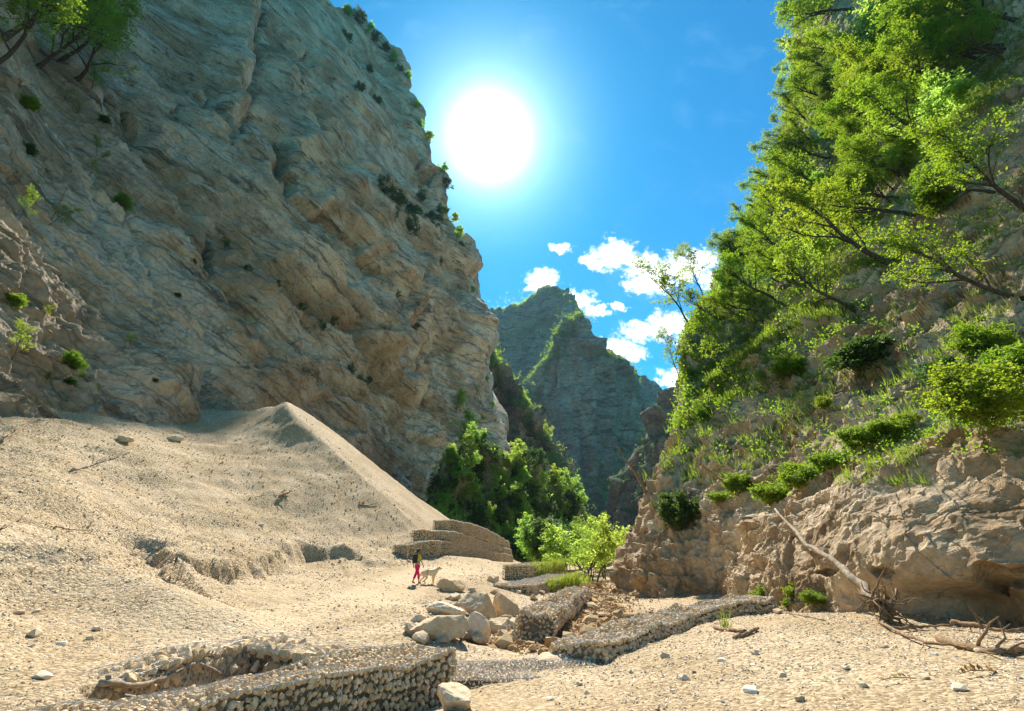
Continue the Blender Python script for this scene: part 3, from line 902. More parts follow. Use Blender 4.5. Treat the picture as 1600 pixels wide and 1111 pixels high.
wood, WDP = skyline_patch('wooded_slope', [(668, 840), (685, 770), (705, 722), (730, 705), (760, 708), (800, 718), (830, 732), (860, 752), (885, 785), (910, 822), (940, 862), (970, 885)],
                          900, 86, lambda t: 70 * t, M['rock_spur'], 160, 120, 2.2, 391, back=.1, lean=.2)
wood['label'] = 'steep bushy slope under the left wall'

# ------------------------------------------------------------------ stones
rng = np.random.default_rng(7)
random.seed(7)


def hull_proto(seed, n, squash=(1, .8, .65), mn=.75):
    r = np.random.default_rng(seed)
    p = r.normal(size=(n, 3)); p /= np.linalg.norm(p, axis=1)[:, None]
    p *= r.uniform(mn, 1.05, (n, 1)) * np.array(squash)
    bm = bmesh.new()
    for q in p: bm.verts.new(q)
    res = bmesh.ops.convex_hull(bm, input=list(bm.verts))
    junk = [g for g in res['geom_interior'] if isinstance(g, bmesh.types.BMVert)] + [g for g in res['geom_unused'] if isinstance(g, bmesh.types.BMVert)]
    if junk: bmesh.ops.delete(bm, geom=list(set(junk)), context='VERTS')
    bmesh.ops.triangulate(bm, faces=bm.faces)
    bmesh.ops.recalc_face_normals(bm, faces=bm.faces)
    bm.verts.index_update()
    V = np.array([v.co[:] for v in bm.verts]); F = np.array([[v.index for v in f.verts] for f in bm.faces])
    bm.free()
    return V, F


PEB = [hull_proto(100 + i, 8, (1, .8, .5)) for i in range(6)]
STO = [hull_proto(200 + i, 17, (1, .85, .72), .85) for i in range(8)]


def rand_rot(n, r=rng, flat=None):
    q = r.normal(size=(n, 4))
    if flat is not None:
        a = r.uniform(0, 2 * math.pi, n); t = r.normal(0, flat, (n, 2))
        q = np.stack([np.cos(a / 2), t[:, 0], t[:, 1], np.sin(a / 2)], 1)
    q /= np.linalg.norm(q, axis=1)[:, None]
    w, x, y, z = q.T
    return np.stack([np.stack([1 - 2 * (y * y + z * z), 2 * (x * y - z * w), 2 * (x * z + y * w)], -1),
                     np.stack([2 * (x * y + z * w), 1 - 2 * (x * x + z * z), 2 * (y * z - x * w)], -1),
                     np.stack([2 * (x * z - y * w), 2 * (y * z + x * w), 1 - 2 * (x * x + y * y)], -1)], 1)


def scatter(protos, pos, size, flat=None, r=rng, rots=None):
    n = len(pos); which = r.integers(0, len(protos), n)
    R = rots if rots is not None else rand_rot(n, r, flat)
    rnd = r.uniform(0, 1, n)
    Vs, Fs, Rs, off = [], [], [], 0
    for k, (V, F) in enumerate(protos):
        i = np.where(which == k)[0]
        if not len(i): continue
        W = np.einsum('nij,vj->nvi', R[i], V) * np.asarray(size)[i][:, None, None] + np.asarray(pos)[i][:, None, :]
        Vs.append(W.reshape(-1, 3)); m = len(V)
        Fs.append((F[None] + (np.arange(len(i)) * m)[:, None, None]).reshape(-1, F.shape[1]) + off)
        Rs.append(np.repeat(rnd[i], m)); off += len(i) * m
    return np.concatenate(Vs), np.concatenate(Fs), np.concatenate(Rs)


# gravel lying on the ground
NG = 95000
gy = np.exp(rng.uniform(math.log(4.5), math.log(48), NG)); gu = rng.uniform(-1.35, 1.15, NG); gx = gu * gy
gh, gt = ground_h(gx, gy)
keep = (rng.uniform(0, 1, NG) < np.where(np.abs(gt - 1) < .5, .55, 1.0)) & (fbm(np.stack([gx, gy, gx * 0], -1), 1.8, 3, 55) + rng.uniform(-.6, .6, NG) > -.45)
gsz = np.exp(rng.normal(math.log(0.017), .42, NG)) * (gy / 8) ** .72
gx, gy, gh, gsz = gx[keep], gy[keep], gh[keep], gsz[keep]
gpos = np.stack([gx, gy, gh + gsz * .02], -1)
V, F, Rn = scatter(PEB, gpos, gsz, flat=.25)
link('gravel', mesh_np('gravel', V, F, M['pebble'], False, rnd=Rn), kind='stuff')

# loose stones large enough to count
stone_me = [mesh_np('rock', V_, F_, M['pebble']) for V_, F_ in STO]
def place_rock(x, y, s, label, group, mat_i=None, name='loose_rock', data=None, sink=.25):
    o = link(name, data or random.choice(stone_me), loc=(x, y, gz(x, y) + s * (.45 - sink)), rot=(random.uniform(-.3, .3), random.uniform(-.3, .3), random.uniform(0, 6.28)),
             scale=(s, s * random.uniform(.7, 1), s * random.uniform(.6, .9)), label=label, cat='rock', group=group)
    return o
SPOT = [(1175, 1082, 20), (1222, 1058, 14), (1070, 1062, 12), (1040, 1028, 14), (905, 1070, 10), (1320, 1045, 12), (1285, 945, 18), (1216, 958, 16), (1180, 1022, 14), (1380, 1012, 14),
        (52, 994, 22), (30, 960, 14), (96, 1008, 12), (288, 1018, 14), (325, 1018, 14), (352, 1020, 12), (382, 998, 11), (56, 958, 9), (64, 1060, 22), (180, 1048, 12), (240, 1040, 16), (140, 1000, 11),
        (408, 823, 8), (150, 985, 12), (1445, 1062, 16), (1500, 1080, 18), (1530, 1020, 12), (1460, 1025, 10), (1128, 1034, 13), (985, 1052, 10), (1250, 1095, 14), (860, 1095, 10), (530, 948, 6), (440, 990, 8), (1350, 1075, 11)]
for px, py, w in SPOT:
    x, y = gplan(px, py); s = w * y / FOC * .6
    left = px < 700
    place_rock(x, y, s, 'small pale stone lying loose on the gravel ' + ('of the debris fan' if left else 'in front of the right rock wall'),
               'loose stones on the gravel ' + ('fan' if left else 'flat'))


def ico(sub=4):
    bm = bmesh.new(); bmesh.ops.create_icosphere(bm, subdivisions=sub, radius=1)
    V = np.array([v.co[:] for v in bm.verts]); F = np.array([[v.index for v in f.verts] for f in bm.faces]); bm.free()
    return V, F
IV, IF = ico(4)


def boulder_mesh(seed, sx, sy, sz, planes=10, rough=.04):
    r = np.random.default_rng(seed)
    n = r.normal(size=(planes, 3)); n /= np.linalg.norm(n, axis=1)[:, None]
    h = r.uniform(.6, .95, planes)
    dd = IV @ n.T
    with np.errstate(divide='ignore'):
        R = np.where(dd > .05, h / np.maximum(dd, .05), 9).min(1)
    R = np.minimum(R, 1.32)
    V = IV * R[:, None]
    V = V + IV * (fbm(V + seed, .55, 5, seed, .55)[:, None] * rough + fbm(V + seed, .25, 3, seed + 5, ridged=True)[:, None] * rough * .5)
    return mesh_np('boulder', V * np.array([sx, sy, sz]), IF, M['boulder'], False)


bank_me = [mesh_np('rock', V_, F_, M['boulder']) for V_, F_ in STO]
BOULD = [
    (680, 1001, 82, 46, 'largest boulder of the pile, long and flat-topped, at the path edge', 1, -.15),
    (736, 1000, 50, 40, 'grey slab-like boulder tilted against the right end of the largest boulder', 2, .3),
    (748, 966, 60, 38, 'broad cream boulder in the middle of the pile, behind the grey slab', 3, .2),
    (795, 965, 40, 46, 'tall upright wedge-shaped boulder with a white top at the right of the pile', 4, -.4),
    (780, 990, 36, 29, 'rounded ochre boulder at the pile foot, just above the brown creek rubble', 5, 0),
    (706, 925, 42, 26, 'dark grey rounded boulder on the bank nearest the dog', 6, .1),
    (709, 938, 20, 14, 'small white-topped boulder below the dark grey one near the dog', 7, 0),
    (771, 911, 24, 15, 'pale boulder alone on the bank above the lower gabion terrace', 8, .1),
    (823, 966, 30, 18, 'cream boulder leaning on the ruined gabion beside the creek', 9, .2),
    (693, 962, 52, 24, 'low dusty boulder half buried in the bank above the largest boulder', 10, 0),
    (836, 982, 38, 18, 'flat yellowish boulder at the near end of the ruined gabion', 11, .1),
    (806, 984, 30, 18, 'small ochre boulder wedged between the rounded and the flat yellowish ones', 12, .3),
    (707, 1112, 66, 42, 'rough white boulder at the foot of the near gabion corner', 13, .2),
    (862, 1042, 60, 18, 'low whitish boulder between the flat wire mattress and the winding gabion', 14, 0),
    (650, 972, 26, 10, 'thin slab of stone lying left of the boulder pile on the path edge', 15, 0),
    (735, 945, 26, 14, 'small sandy boulder at the top of the pile under the path edge', 16, 0),
    (188, 690, 30, 16, 'brown boulder at the foot of the left wall on top of the fan', 17, 0),
    (270, 686, 26, 12, 'pale boulder resting where the fan meets the rounded rock nose', 18, 0),
]
for px, py, w, h, lab, sd_, tilt in BOULD:
    x, y = gplan(px, py); m = y * 1.02 / FOC
    sx, sz = w * m * .40, h * m * .42
    link('boulder', boulder_mesh(sd_ * 3 + 1, sx, sx * .75, sz), loc=(x, y + sx * .4, gz(x, y) + sz * .55), rot=(0, tilt, random.uniform(-.4, .4)), label=lab, cat='boulder', group='limestone boulders beside the path')

for k in range(46):                # smaller rocks strewn between the boulders, down the bank
    px, py = random.uniform(640, 850), random.uniform(915, 1008)
    if py < 1010 - (px - 640) * .55 - 30 and py < 925: continue
    x, y = gplan(px, py); s = random.uniform(.12, .34)
    place_rock(x, y, s, ('larger' if s > .24 else 'small') + ' pale rock strewn among the boulders ' + ('near the path edge' if px < 720 else 'on the bank above the creek' if py < 960 else 'just above the creek rubble'), 'rocks strewn between the boulders', data=random.choice(bank_me), name='bank_rock', sink=.15)

# creek bed: stones one by one, rubble between them
creek_me = [mesh_np('rock', V_, F_, M['creek_stone']) for V_, F_ in STO]
cp = np.array(CREEK)
seg = np.concatenate([[0], np.cumsum(np.linalg.norm(np.diff(cp, axis=0), axis=1))])
def creek_pt(t, off):
    s = t * seg[-1]; x = np.interp(s, seg, cp[:, 0]); y = np.interp(s, seg, cp[:, 1])
    x2 = np.interp(s + .3, seg, cp[:, 0]); y2 = np.interp(s + .3, seg, cp[:, 1])
    d = np.array([x2 - x, y2 - y]); d /= np.linalg.norm(d) + 1e-9
    return x + d[1] * off, y - d[0] * off
placed = []
while len(placed) < 230:
    t = random.random() ** 1.5 * .62; x, y = creek_pt(t, random.gauss(0, .95 + t)); s = random.choice([.13, .16, .2, .26, .36, .48]) * random.uniform(.8, 1.2)
    if all((x - a) ** 2 + (y - b) ** 2 > (.7 * (s + c)) ** 2 for a, b, c in placed): placed.append((x, y, s))
for x, y, s in placed:
    place_rock(x, y, s * .8, ('large ' if s > .3 else 'middling ' if s > .18 else 'small ') + 'ochre brown stone ' + ('at the near end of the creek rubble' if y < 18.5 else 'between the ruined and the winding gabions' if y < 26 else 'in the far part of the creek bed'), 'stones of the dry creek bed', data=random.choice(creek_me), name='creek_stone', sink=.1)
pts = []
for i in range(5200):
    t = random.random() ** 1.4 * .8; pts.append(creek_pt(t, random.gauss(0, .95 + t)))
pts = np.array(pts); h_, _ = ground_h(pts[:, 0], pts[:, 1]); s_ = np.exp(rng.normal(math.log(.055), .4, len(pts))) * (pts[:, 1] / 18) ** .4
V, F, Rn = scatter(PEB, np.stack([pts[:, 0], pts[:, 1], h_ + s_ * .3], -1), s_)
link('creek_rubble', mesh_np('creek_rubble', V, F, M['creek_stone'], rnd=Rn), kind='stuff')


# ------------------------------------------------------------------ gabions
def resample(pts, step):
    pts = np.asarray(pts, float)
    # smooth the polyline a little
    if len(pts) > 2: pts = catmull(pts, [8] * (len(pts) - 1), 0)
    s = np.concatenate([[0], np.cumsum(np.linalg.norm(np.diff(pts, axis=0), axis=1))])
    n = max(2, int(round(s[-1] / step)) + 1); q = np.linspace(0, s[-1], n)
    return np.stack([np.interp(q, s, pts[:, k]) for k in range(3)], -1), s[-1]


def gabion(label, top, width, height, ss, group, nparts=0, sides=('left', 'right', 'top', 'start', 'end'), lump=.05, seed=1, wire=.0035, cell=.11, wirestep=1, mat='gabion_stone', name='gabion', taper=0):
    """a wire basket of stones: top = centre line of its top, left/right as seen walking along it"""
    r = np.random.default_rng(seed)
    C, L = resample(top, .05 if L_SMALL(top) else .15)
    org = C.mean(0) - np.array([0, 0, height])
    root = link(name, None, loc=tuple(org), label=label, cat='gabion', group=group)
    s = np.linspace(0, L, len(C))
    T = np.gradient(C, axis=0); T[:, 2] = 0; T /= np.linalg.norm(T, axis=1)[:, None]
    S = np.stack([-T[:, 1], T[:, 0], 0 * T[:, 0]], -1)           # to the left of travel
    def at(u, v, w):      # u along (m), v -1..1 across, w 0..1 down -> point
        c = np.stack([np.interp(u, s, C[:, k]) for k in range(3)], -1); sdv = np.stack([np.interp(u, s, S[:, k]) for k in range(3)], -1)
        wid = width * .5 * (1 + .06 * np.sin(u * 2.3 + seed))
        P = c + sdv * (v * wid)[..., None] + np.array([0, 0, -1.0]) * (w * height)[..., None]
        nz = fbm(P, .9, 2, seed + 70)[..., None] * lump
        bul = np.sin(np.clip(w, 0, 1) * math.pi)[..., None] * sdv * np.sign(v)[..., None] * lump * .8
        return P + nz * np.array([.5, .5, 1.0]) + bul - org
    def face(kind, du, dv):
        nu = max(2, int(L / du)); nh = max(2, int(height / dv) + 1); nw = max(2, int(width / dv) + 1)
        if kind == 'top': U, W = np.meshgrid(np.linspace(0, L, nu), np.linspace(-1, 1, nw)); return U, W, U * 0
        if kind in ('left', 'right'):
            U, W = np.meshgrid(np.linspace(0, L, nu), np.linspace(0, 1, nh)); return U, U * 0 + (1 if kind == 'left' else -1), W
        W, Z = np.meshgrid(np.linspace(-1, 1, nw), np.linspace(0, 1, nh)); return W * 0 + (0 if kind == 'start' else L), W, Z
    pos, sz = [], []
    for k in sides:
        U, A, W = face(k, ss * .86, ss * .86)
        j = lambda a, m: a + r.uniform(-m, m, a.shape)
        if k == 'top': U, A = j(U, ss * .3), j(A, ss * .5 / width)
        elif k in ('left', 'right'): U, W = j(U, ss * .3), j(W, ss * .3 / height)
        else: A, W = j(A, ss * .5 / width), j(W, ss * .3 / height)
        U = np.clip(U, .1 * ss, L - .1 * ss)
        P = at(U, A * (1 - .5 * ss / width), np.clip(W + .25 * ss / height, 0, 1))
        pos.append(P.reshape(-1, 3)); sz.append(r.uniform(.42, .68, P[..., 0].size) * ss)
    pos = np.concatenate(pos); sz = np.concatenate(sz)
    order = np.argsort(np.linalg.norm(pos + org - np.array([0, 0, EYE]), axis=1)); pos, sz = pos[order], sz[order]
    vis = np.array([True] * len(pos))
    for i in range(min(nparts, len(pos))):
        st = link('stone', gab_me[r.integers(0, len(gab_me))], parent=root, loc=tuple(pos[i]), rot=tuple(r.uniform(0, 6.28, 3)), scale=float(sz[i]))
    if len(pos) > nparts:
        V, F, Rn = scatter(STO if ss > .09 and len(pos) < 6000 else PEB, pos[nparts:], sz[nparts:], r=r)
        link('stone_fill', mesh_np('stone_fill', V, F, M[mat], rnd=Rn), parent=root, kind='stuff')
    # inset box, coloured dark to paint the shade in the gaps between stones
    U, A = np.meshgrid(np.linspace(0, L, max(4, int(L / .3))), np.array([-1, -1, 1, 1, -1.0])); W = np.array([1, 0, 0, 1, 1.0])[:, None] * np.ones_like(U)
    ins = 1 - 1.3 * ss / width
    P = at(np.clip(U, .3 * ss, L - .3 * ss), A * ins, np.clip(W, .55 * ss / height, 1))
    V = P.reshape(-1, 3); F = grid_faces(*P.shape[:2])
    nu = P.shape[1]; caps = np.array([[0, nu, 2 * nu, 3 * nu], [nu - 1, 4 * nu - 1, 3 * nu - 1, 2 * nu - 1]])
    link('shade_core', mesh_np('shade_core', V, np.concatenate([F, caps]), M['gap_shade']), parent=root)
    # hexagonal wire net, and the stiff edge wires
    paths = []
    for k in sides:
        if k in ('left', 'right', 'top'):
            rows = max(1, int((height if k != 'top' else width) / cell))
            for i in range(rows + 1):
                u = np.arange(0, L, cell * .5); zz = np.where((np.arange(len(u)) // 1 + i) % 2 == 0, .32, -.32) * cell
                if k == 'top': P = at(u, np.clip(-1 + 2 * i / rows + zz * 2 / width, -1, 1), u * 0) + np.array([0, 0, .25 * ss])
                else:
                    P = at(u, u * 0 + (1 if k == 'left' else -1), np.clip(i / rows + zz / height, 0, 1))
                    sv = np.stack([np.interp(u, s, S[:, q]) for q in range(3)], -1)
                    P = P + sv * (.2 * ss if k == 'left' else -.2 * ss)
                if len(P) > 2: paths.append((P, wire))
        else:
            rows = max(1, int(height / cell)); u0 = 0 if k == 'start' else L
            for i in range(rows + 1):
                a = np.arange(-1, 1, cell / width); zz = np.where((np.arange(len(a)) + i) % 2 == 0, .32, -.32) * cell
                P = at(a * 0 + u0, a, np.clip(i / rows + zz / height, 0, 1)) + (T[0] * -1 if k == 'start' else T[-1]) * .2 * ss
                if len(P) > 2: paths.append((P, wire))
    V, F = tubes(paths, 3, False)
    link('wire_mesh', mesh_np('wire_mesh', V, F, M['wire']), parent=root)
    fp = []
    u = np.linspace(0, L, max(3, int(L / .25)))
    for v_, w_ in ((1, 0), (-1, 0), (1, 1), (-1, 1)):
        fp.append((at(u, u * 0 + v_, u * 0 + w_), wire * 1.9))
    for u0 in np.linspace(0, L, max(2, int(round(L / 2)) + 1)):
        for v_ in (1, -1):
            w = np.linspace(0, 1, 4); fp.append((at(w * 0 + u0, w * 0 + v_, w), wire * 1.9))
        a = np.linspace(-1, 1, 5); fp.append((at(a * 0 + u0, a, a * 0) + np.array([0, 0, .1 * ss]), wire * 1.9))
    V, F = tubes(fp, 4, False)
    link('edge_wire', mesh_np('edge_wire', V, F, M['wire']), parent=root)
    return root


def L_SMALL(top):
    t = np.asarray(top); return np.linalg.norm(np.diff(t, axis=0), axis=1).sum() < 12


gab_me = [mesh_np('stone', V_, F_, M['gabion_stone']) for V_, F_ in STO]
gabion('near gabion bulging with small stones, at the bottom edge beside the scoured pit',
       [(-1.45, 9.75, .12), (-2.4, 8.85, .1), (-3.4, 7.9, .05), (-4.6, 6.7, 0), (-5.8, 5.6, 0)], 1.2, .95, .10, 'wire gabions of the river works', 300, lump=.09, seed=3, wire=.0045)
gabion('long low gabion wall of dark rounded stones along the far side of the scoured pit',
       [(-6.4, 7.75, -.1), (-6.3, 9.0, -.02), (-6.15, 10.4, -.02), (-6.05, 11.9, -.04)], .8, .85, .24, 'wire gabions of the river works', 120, sides=('right', 'top', 'end'), seed=5, lump=.08, wire=.004, cell=.14)
gabion('short gabion wall of large stones closing the far corner of the scoured pit',
       [(-6.1, 12.15, -.04), (-4.8, 11.6, -.08), (-3.3, 10.85, -.18)], .8, .8, .27, 'wire gabions of the river works', 80, sides=('right', 'top', 'end'), seed=6, lump=.07, wire=.004, cell=.14)
gabion('flat wire mattress of pale gravel between the near gabion and the creek rubble',
       [(-1.3, 10.9, -.42), (0.2, 11.15, -.46), (1.6, 11.7, -.44)], 1.5, .16, .09, 'wire gabions of the river works', 0, sides=('right', 'top', 'end', 'start'), seed=8, lump=.05, wire=.003, cell=.12, mat='pebble')
wind = [lin_z(900, 1006, -.14), lin_z(945, 990, -.12), lin_z(1000, 972, -.06), lin_z(1055, 954, 0.02), lin_z(1110, 944, .1), lin_z(1185, 934, .16)]
gabion('low winding gabion mattress curving from the creek rubble to the foot of the right wall',
       wind, 1.15, .5, .13, 'wire gabions of the river works', 0, sides=('left', 'right', 'top', 'start'), seed=9, lump=.12, wire=.006, cell=.13)
gabion('ruined sagging gabion with torn rounded baskets on the left bank of the creek',
       [G(836, 963, 17.6), G(850, 951, 19.4), G(866, 943, 21.6), G(880, 933, 24.5), G(893, 926, 28), G(904, 919, 31)], 1.15, .62, .14, 'wire gabions of the river works', 0, seed=10, lump=.2, wire=.008, cell=.2)
gabion('lower gabion terrace below the path with a square stone end facing the boulders',
       [G(797, 915, 29.5), G(822, 910, 33), G(858, 903, 38.5), G(874, 898, 43)], 2.2, 1.15, .16, 'wire gabions of the river works', 0, sides=('right', 'top', 'start'), seed=11, lump=.05, wire=.008, cell=.2)
gabion('upper gabion terrace carrying the edge of the path before the hikers',
       [G(806, 884, 38), G(830, 881, 44), G(866, 878.5, 54)], 2.0, 1.1, .16, 'wire gabions of the river works', 0, sides=('right', 'top', 'start'), seed=12, lump=.05, wire=.008, cell=.2)
TIER = 'stepped gabion tiers at the foot of the debris fan'
gabion('bottom tier of the stepped gabion wall, level with the path behind the hiker',
       [G(626, 852, 36.8), G(652, 847, 38.5), G(682, 846, 41), G(738, 857, 50), G(793, 868, 64)], 1.3, 1.12, .16, TIER, 0, sides=('right', 'top', 'start', 'end'), seed=13, lump=.06, wire=.008, cell=.22)
gabion('middle tier of the stepped gabion wall at the foot of the fan',
       [G(655, 829, 39.8), G(700, 831, 43.5), G(748, 846, 52.5), G(792, 859, 65)], 1.3, 1.12, .16, TIER, 0, sides=('right', 'top', 'start', 'end'), seed=14, lump=.06, wire=.008, cell=.22)
gabion('top tier of the stepped gabion wall, half buried in the scree',
       [G(688, 813, 43.2), G(730, 819, 48.5), G(765, 834, 57), G(789, 848, 66)], 1.3, 1.12, .16, TIER, 0, sides=('right', 'top', 'start', 'end'), seed=15, lump=.06, wire=.008, cell=.22)

# ------------------------------------------------------------------ vegetation
bpy.context.view_layer.update()
def hit(px, py, objs, dmax=1500):
    d = Vector(ray(px, py)).normalized(); best = None
    for o in objs:
        ok, loc, nor, _ = o.ray_cast(Vector((0, 0, EYE)), d, distance=dmax)
        if ok:
            dd = (loc - Vector((0, 0, EYE))).length
            if best is None or dd < best[2]: best = (loc.copy(), nor.copy(), dd)
    return best


def unit(v): return v / (np.linalg.norm(v) + 1e-9)


def gen_plant(seed, H, lean=(0, 0, 1), nl=(8, 6, 6), leaves=20, ls=.14, trunk_frac=.55, stems=1, spread=.9, up=.25, droop=0.0, r0=None, twist=.25, tw_len=.16):
    """returns branch paths and leaf arrays of a plant rooted at the origin"""
    r = np.random.default_rng(seed); paths, LP_, LD, LN = [], [], [], []
    r0 = r0 or H * .022
    def walk(p, d, L, rad_, n, bend, upk):
        pts = [p.copy()]; d = d.copy()
        for i in range(n):
            d = unit(d + r.normal(0, bend, 3) + np.array([0, 0, upk]) / n)
            p = p + d * L / n; pts.append(p.copy())
        return np.array(pts), d
    def perp(d):
        a = r.normal(size=3); a -= a.dot(d) * d; return unit(a)
    def at(pts, t):
        k = t * (len(pts) - 1); i = min(int(k), len(pts) - 2); return pts[i] + (pts[i + 1] - pts[i]) * (k - i), unit(pts[i + 1] - pts[i])
    for st in range(stems):
        d0 = unit(np.array(lean, float) + (r.normal(0, .55, 3) * (1, 1, .3) if stems > 1 else 0))
        L0 = H * trunk_frac * (1 if stems == 1 else r.uniform(.6, 1))
        tp, td = walk(np.zeros(3), d0, L0 * 1.35, r0, 8, .10 + .05 * twist, up * 1.2)
        rr = np.linspace(r0, r0 * .28, len(tp)); rr[0] *= 1.35
        paths.append((tp, rr, 7))
        for a in range(nl[0]):
            t = .22 + .78 * (a + r.uniform(0, 1)) / nl[0] if stems == 1 else .06 + .94 * (a + r.uniform()) / nl[0]
            t = min(t, 1)
            p, d = at(tp, t)
            b = unit(d * (.5 + .5 * t) + perp(d) * spread + np.array([0, 0, up]))
            L1 = H * .50 * (1.1 - .55 * t) * r.uniform(.7, 1.15)
            p1, d1 = walk(p, b, L1, 0, 5, .13, up * .7)
            ra = r0 * (.55 - .25 * t); paths.append((p1, np.linspace(ra, ra * .25, len(p1)), 5))
            for c in range(nl[1]):
                t2 = .25 + .75 * (c + r.uniform()) / nl[1]; p, d = at(p1, min(t2, 1))
                sidev = unit(np.cross(d, [0, 0, 1])) * (1 if c % 2 else -1)
                b = unit(d * .8 + sidev * .65 + r.normal(0, .48, 3) + np.array([0, 0, .18 - droop]))
                L2 = L1 * .48 * (1.15 - .5 * t2)
                p2, d2 = walk(p, b, L2, 0, 4, .12, .05 - droop * .3)
                paths.append((p2, np.linspace(ra * .35, ra * .12, len(p2)), 3))
                for e in range(nl[2]):
                    t3 = (e + r.uniform()) / nl[2]; p, d = at(p2, t3)
                    sidev = unit(np.cross(d, [0, 0, 1])) * (1 if e % 2 else -1)
                    b = unit(d * .7 + sidev * .6 + r.normal(0, .5, 3) + np.array([0, 0, -droop * .4]))
                    L3 = H * tw_len * r.uniform(.5, 1.1) * (1.1 - .5 * t3)
                    k = leaves; tt = (np.arange(k) + r.uniform(0, 1, k)) / k
                    base = p[None] + b[None] * (tt * L3)[:, None] + r.normal(0, ls * .32, (k, 3))
                    sg = np.where(np.arange(k) % 2 == 0, 1, -1)[:, None]
                    sv = unit(np.cross(b, [0, 0, 1]))[None] * sg
                    dl = b[None] * .6 + sv * .8 + r.normal(0, .35, (k, 3)) + np.array([0, 0, -.25 - droop])
                    LP_.append(base); LD.append(dl); LN.append(np.array([0, 0, .8])[None] + r.normal(0, .75, (k, 3)))
    P = np.concatenate(LP_); D = np.concatenate(LD); N = np.concatenate(LN)
    D /= np.linalg.norm(D, axis=1)[:, None]
    S = np.cross(D, N); S /= np.linalg.norm(S, axis=1)[:, None] + 1e-9; U = np.cross(S, D)
    l = ls * r.uniform(.7, 1.3, len(P))[:, None]
    V = np.stack([P, P + D * l * .5 + S * l * .33 + U * l * .08, P + D * l, P + D * l * .5 - S * l * .33 + U * l * .08], 1).reshape(-1, 3)
    F = np.arange(len(V)).reshape(-1, 4)
    clump = fbm(P, H * .12, 2, seed) * .5
    rn = np.repeat(np.clip(r.uniform(0, 1, len(P)) * .7 + .3 * (clump + .5), 0, 1), 4)
    return paths, V, F, rn


def plant(name, label, cat, seed, leafmat, bark='bark', trunk_name='trunk', crown_name='crown', **kw):
    paths, V, F, rn = gen_plant(seed, **kw)
    root = bpy.data.objects.new(name, None)
    tv, tf, off = [], [], 0
    for sides in (7, 5, 3):
        ps = [(p, q) for p, q, s in paths if s == sides]
        if ps:
            a, b = tubes(ps, sides, False); tv.append(a); tf.append(b + off); off += len(a)
    COL.objects.link(root)
    link(trunk_name, mesh_np(trunk_name, np.concatenate(tv), np.concatenate(tf), M[bark], True), parent=root)
    link(crown_name, mesh_np(crown_name, V, F, M[leafmat], False, rnd=rn), parent=root)
    root['category'] = cat; root['label'] = label
    return root


class Kind:
    """a plant prototype: the first use moves it, later ones copy it with its parts"""
    def __init__(s, root, H): s.root = root; s.H = H; s.used = False
    def put(s, loc, size, rz, label, group, tilt=(0, 0), name=None):
        if s.used:
            o = s.root.copy(); COL.objects.link(o)
            for ch in s.ch:
                c = ch.copy(); COL.objects.link(c); c.parent = o
        else:
            o = s.root; s.used = True; s.ch = list(o.children)
        o.location = loc; o.rotation_euler = (tilt[0], tilt[1], rz); k = size / s.H; o.scale = (k * random.uniform(.8, 1.25), k * random.uniform(.8, 1.25), k * random.uniform(.85, 1.15))
        o['label'] = label; o['group'] = group
        return o


LEAN = [Kind(plant('leaning_tree', '', 'tree', 20 + i, 'leaf', H=8, lean=(-.72, -.12 + .12 * i, .75), nl=(9, 6, 6), leaves=12, ls=.17, up=.55, trunk_frac=.66, spread=.85, r0=.17, tw_len=.16), 8) for i in range(4)]
SLIM = [Kind(plant('slender_tree', '', 'tree', 30 + i, 'leaf', H=8, lean=(-.25, 0, 1), nl=(9, 5, 5), leaves=9, ls=.19, up=.55, trunk_frac=.72, spread=.8, r0=.09, tw_len=.12), 8) for i in range(2)]
BUSH = [Kind(plant('bush', '', 'bush', 40 + i, 'leaf', trunk_name='stem', crown_name='foliage', H=2, lean=(-.25, 0, .8), nl=(6, 5, 4), leaves=13, ls=.095, stems=9, up=.45, spread=1.3, r0=.014, tw_len=.22, droop=.05), 2) for i in range(3)]
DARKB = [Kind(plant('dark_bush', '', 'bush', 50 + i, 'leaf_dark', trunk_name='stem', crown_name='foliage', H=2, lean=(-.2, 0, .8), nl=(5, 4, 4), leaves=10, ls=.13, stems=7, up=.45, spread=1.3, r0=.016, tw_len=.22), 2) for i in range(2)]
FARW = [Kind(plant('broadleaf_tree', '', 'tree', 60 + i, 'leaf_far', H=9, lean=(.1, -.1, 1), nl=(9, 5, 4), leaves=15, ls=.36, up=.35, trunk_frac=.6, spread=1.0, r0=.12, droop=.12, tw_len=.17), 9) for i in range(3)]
DARKT = [Kind(plant('dark_tree', '', 'tree', 70 + i, 'leaf_dark', H=9, lean=(.1, -.1, 1), nl=(9, 5, 4), leaves=15, ls=.36, up=.35, trunk_frac=.6, spread=1.0, r0=.12, droop=.12, tw_len=.17), 9) for i in range(2)]


def grow(kinds, px, py, lpx, label, group, objs, rz=None, tilt=None, sink=.02, push=0.0):
    h = hit(px, py, objs)
    if h is None: return None
    loc, nor, dd = h
    size = lpx * dd / FOC * .88
    loc = loc - nor * size * sink
    return random.choice(kinds).put(loc, size, rz if rz is not None else random.uniform(-.5, .5), label, group, tilt or (random.uniform(-.1, .1), random.uniform(-.12, .12)))


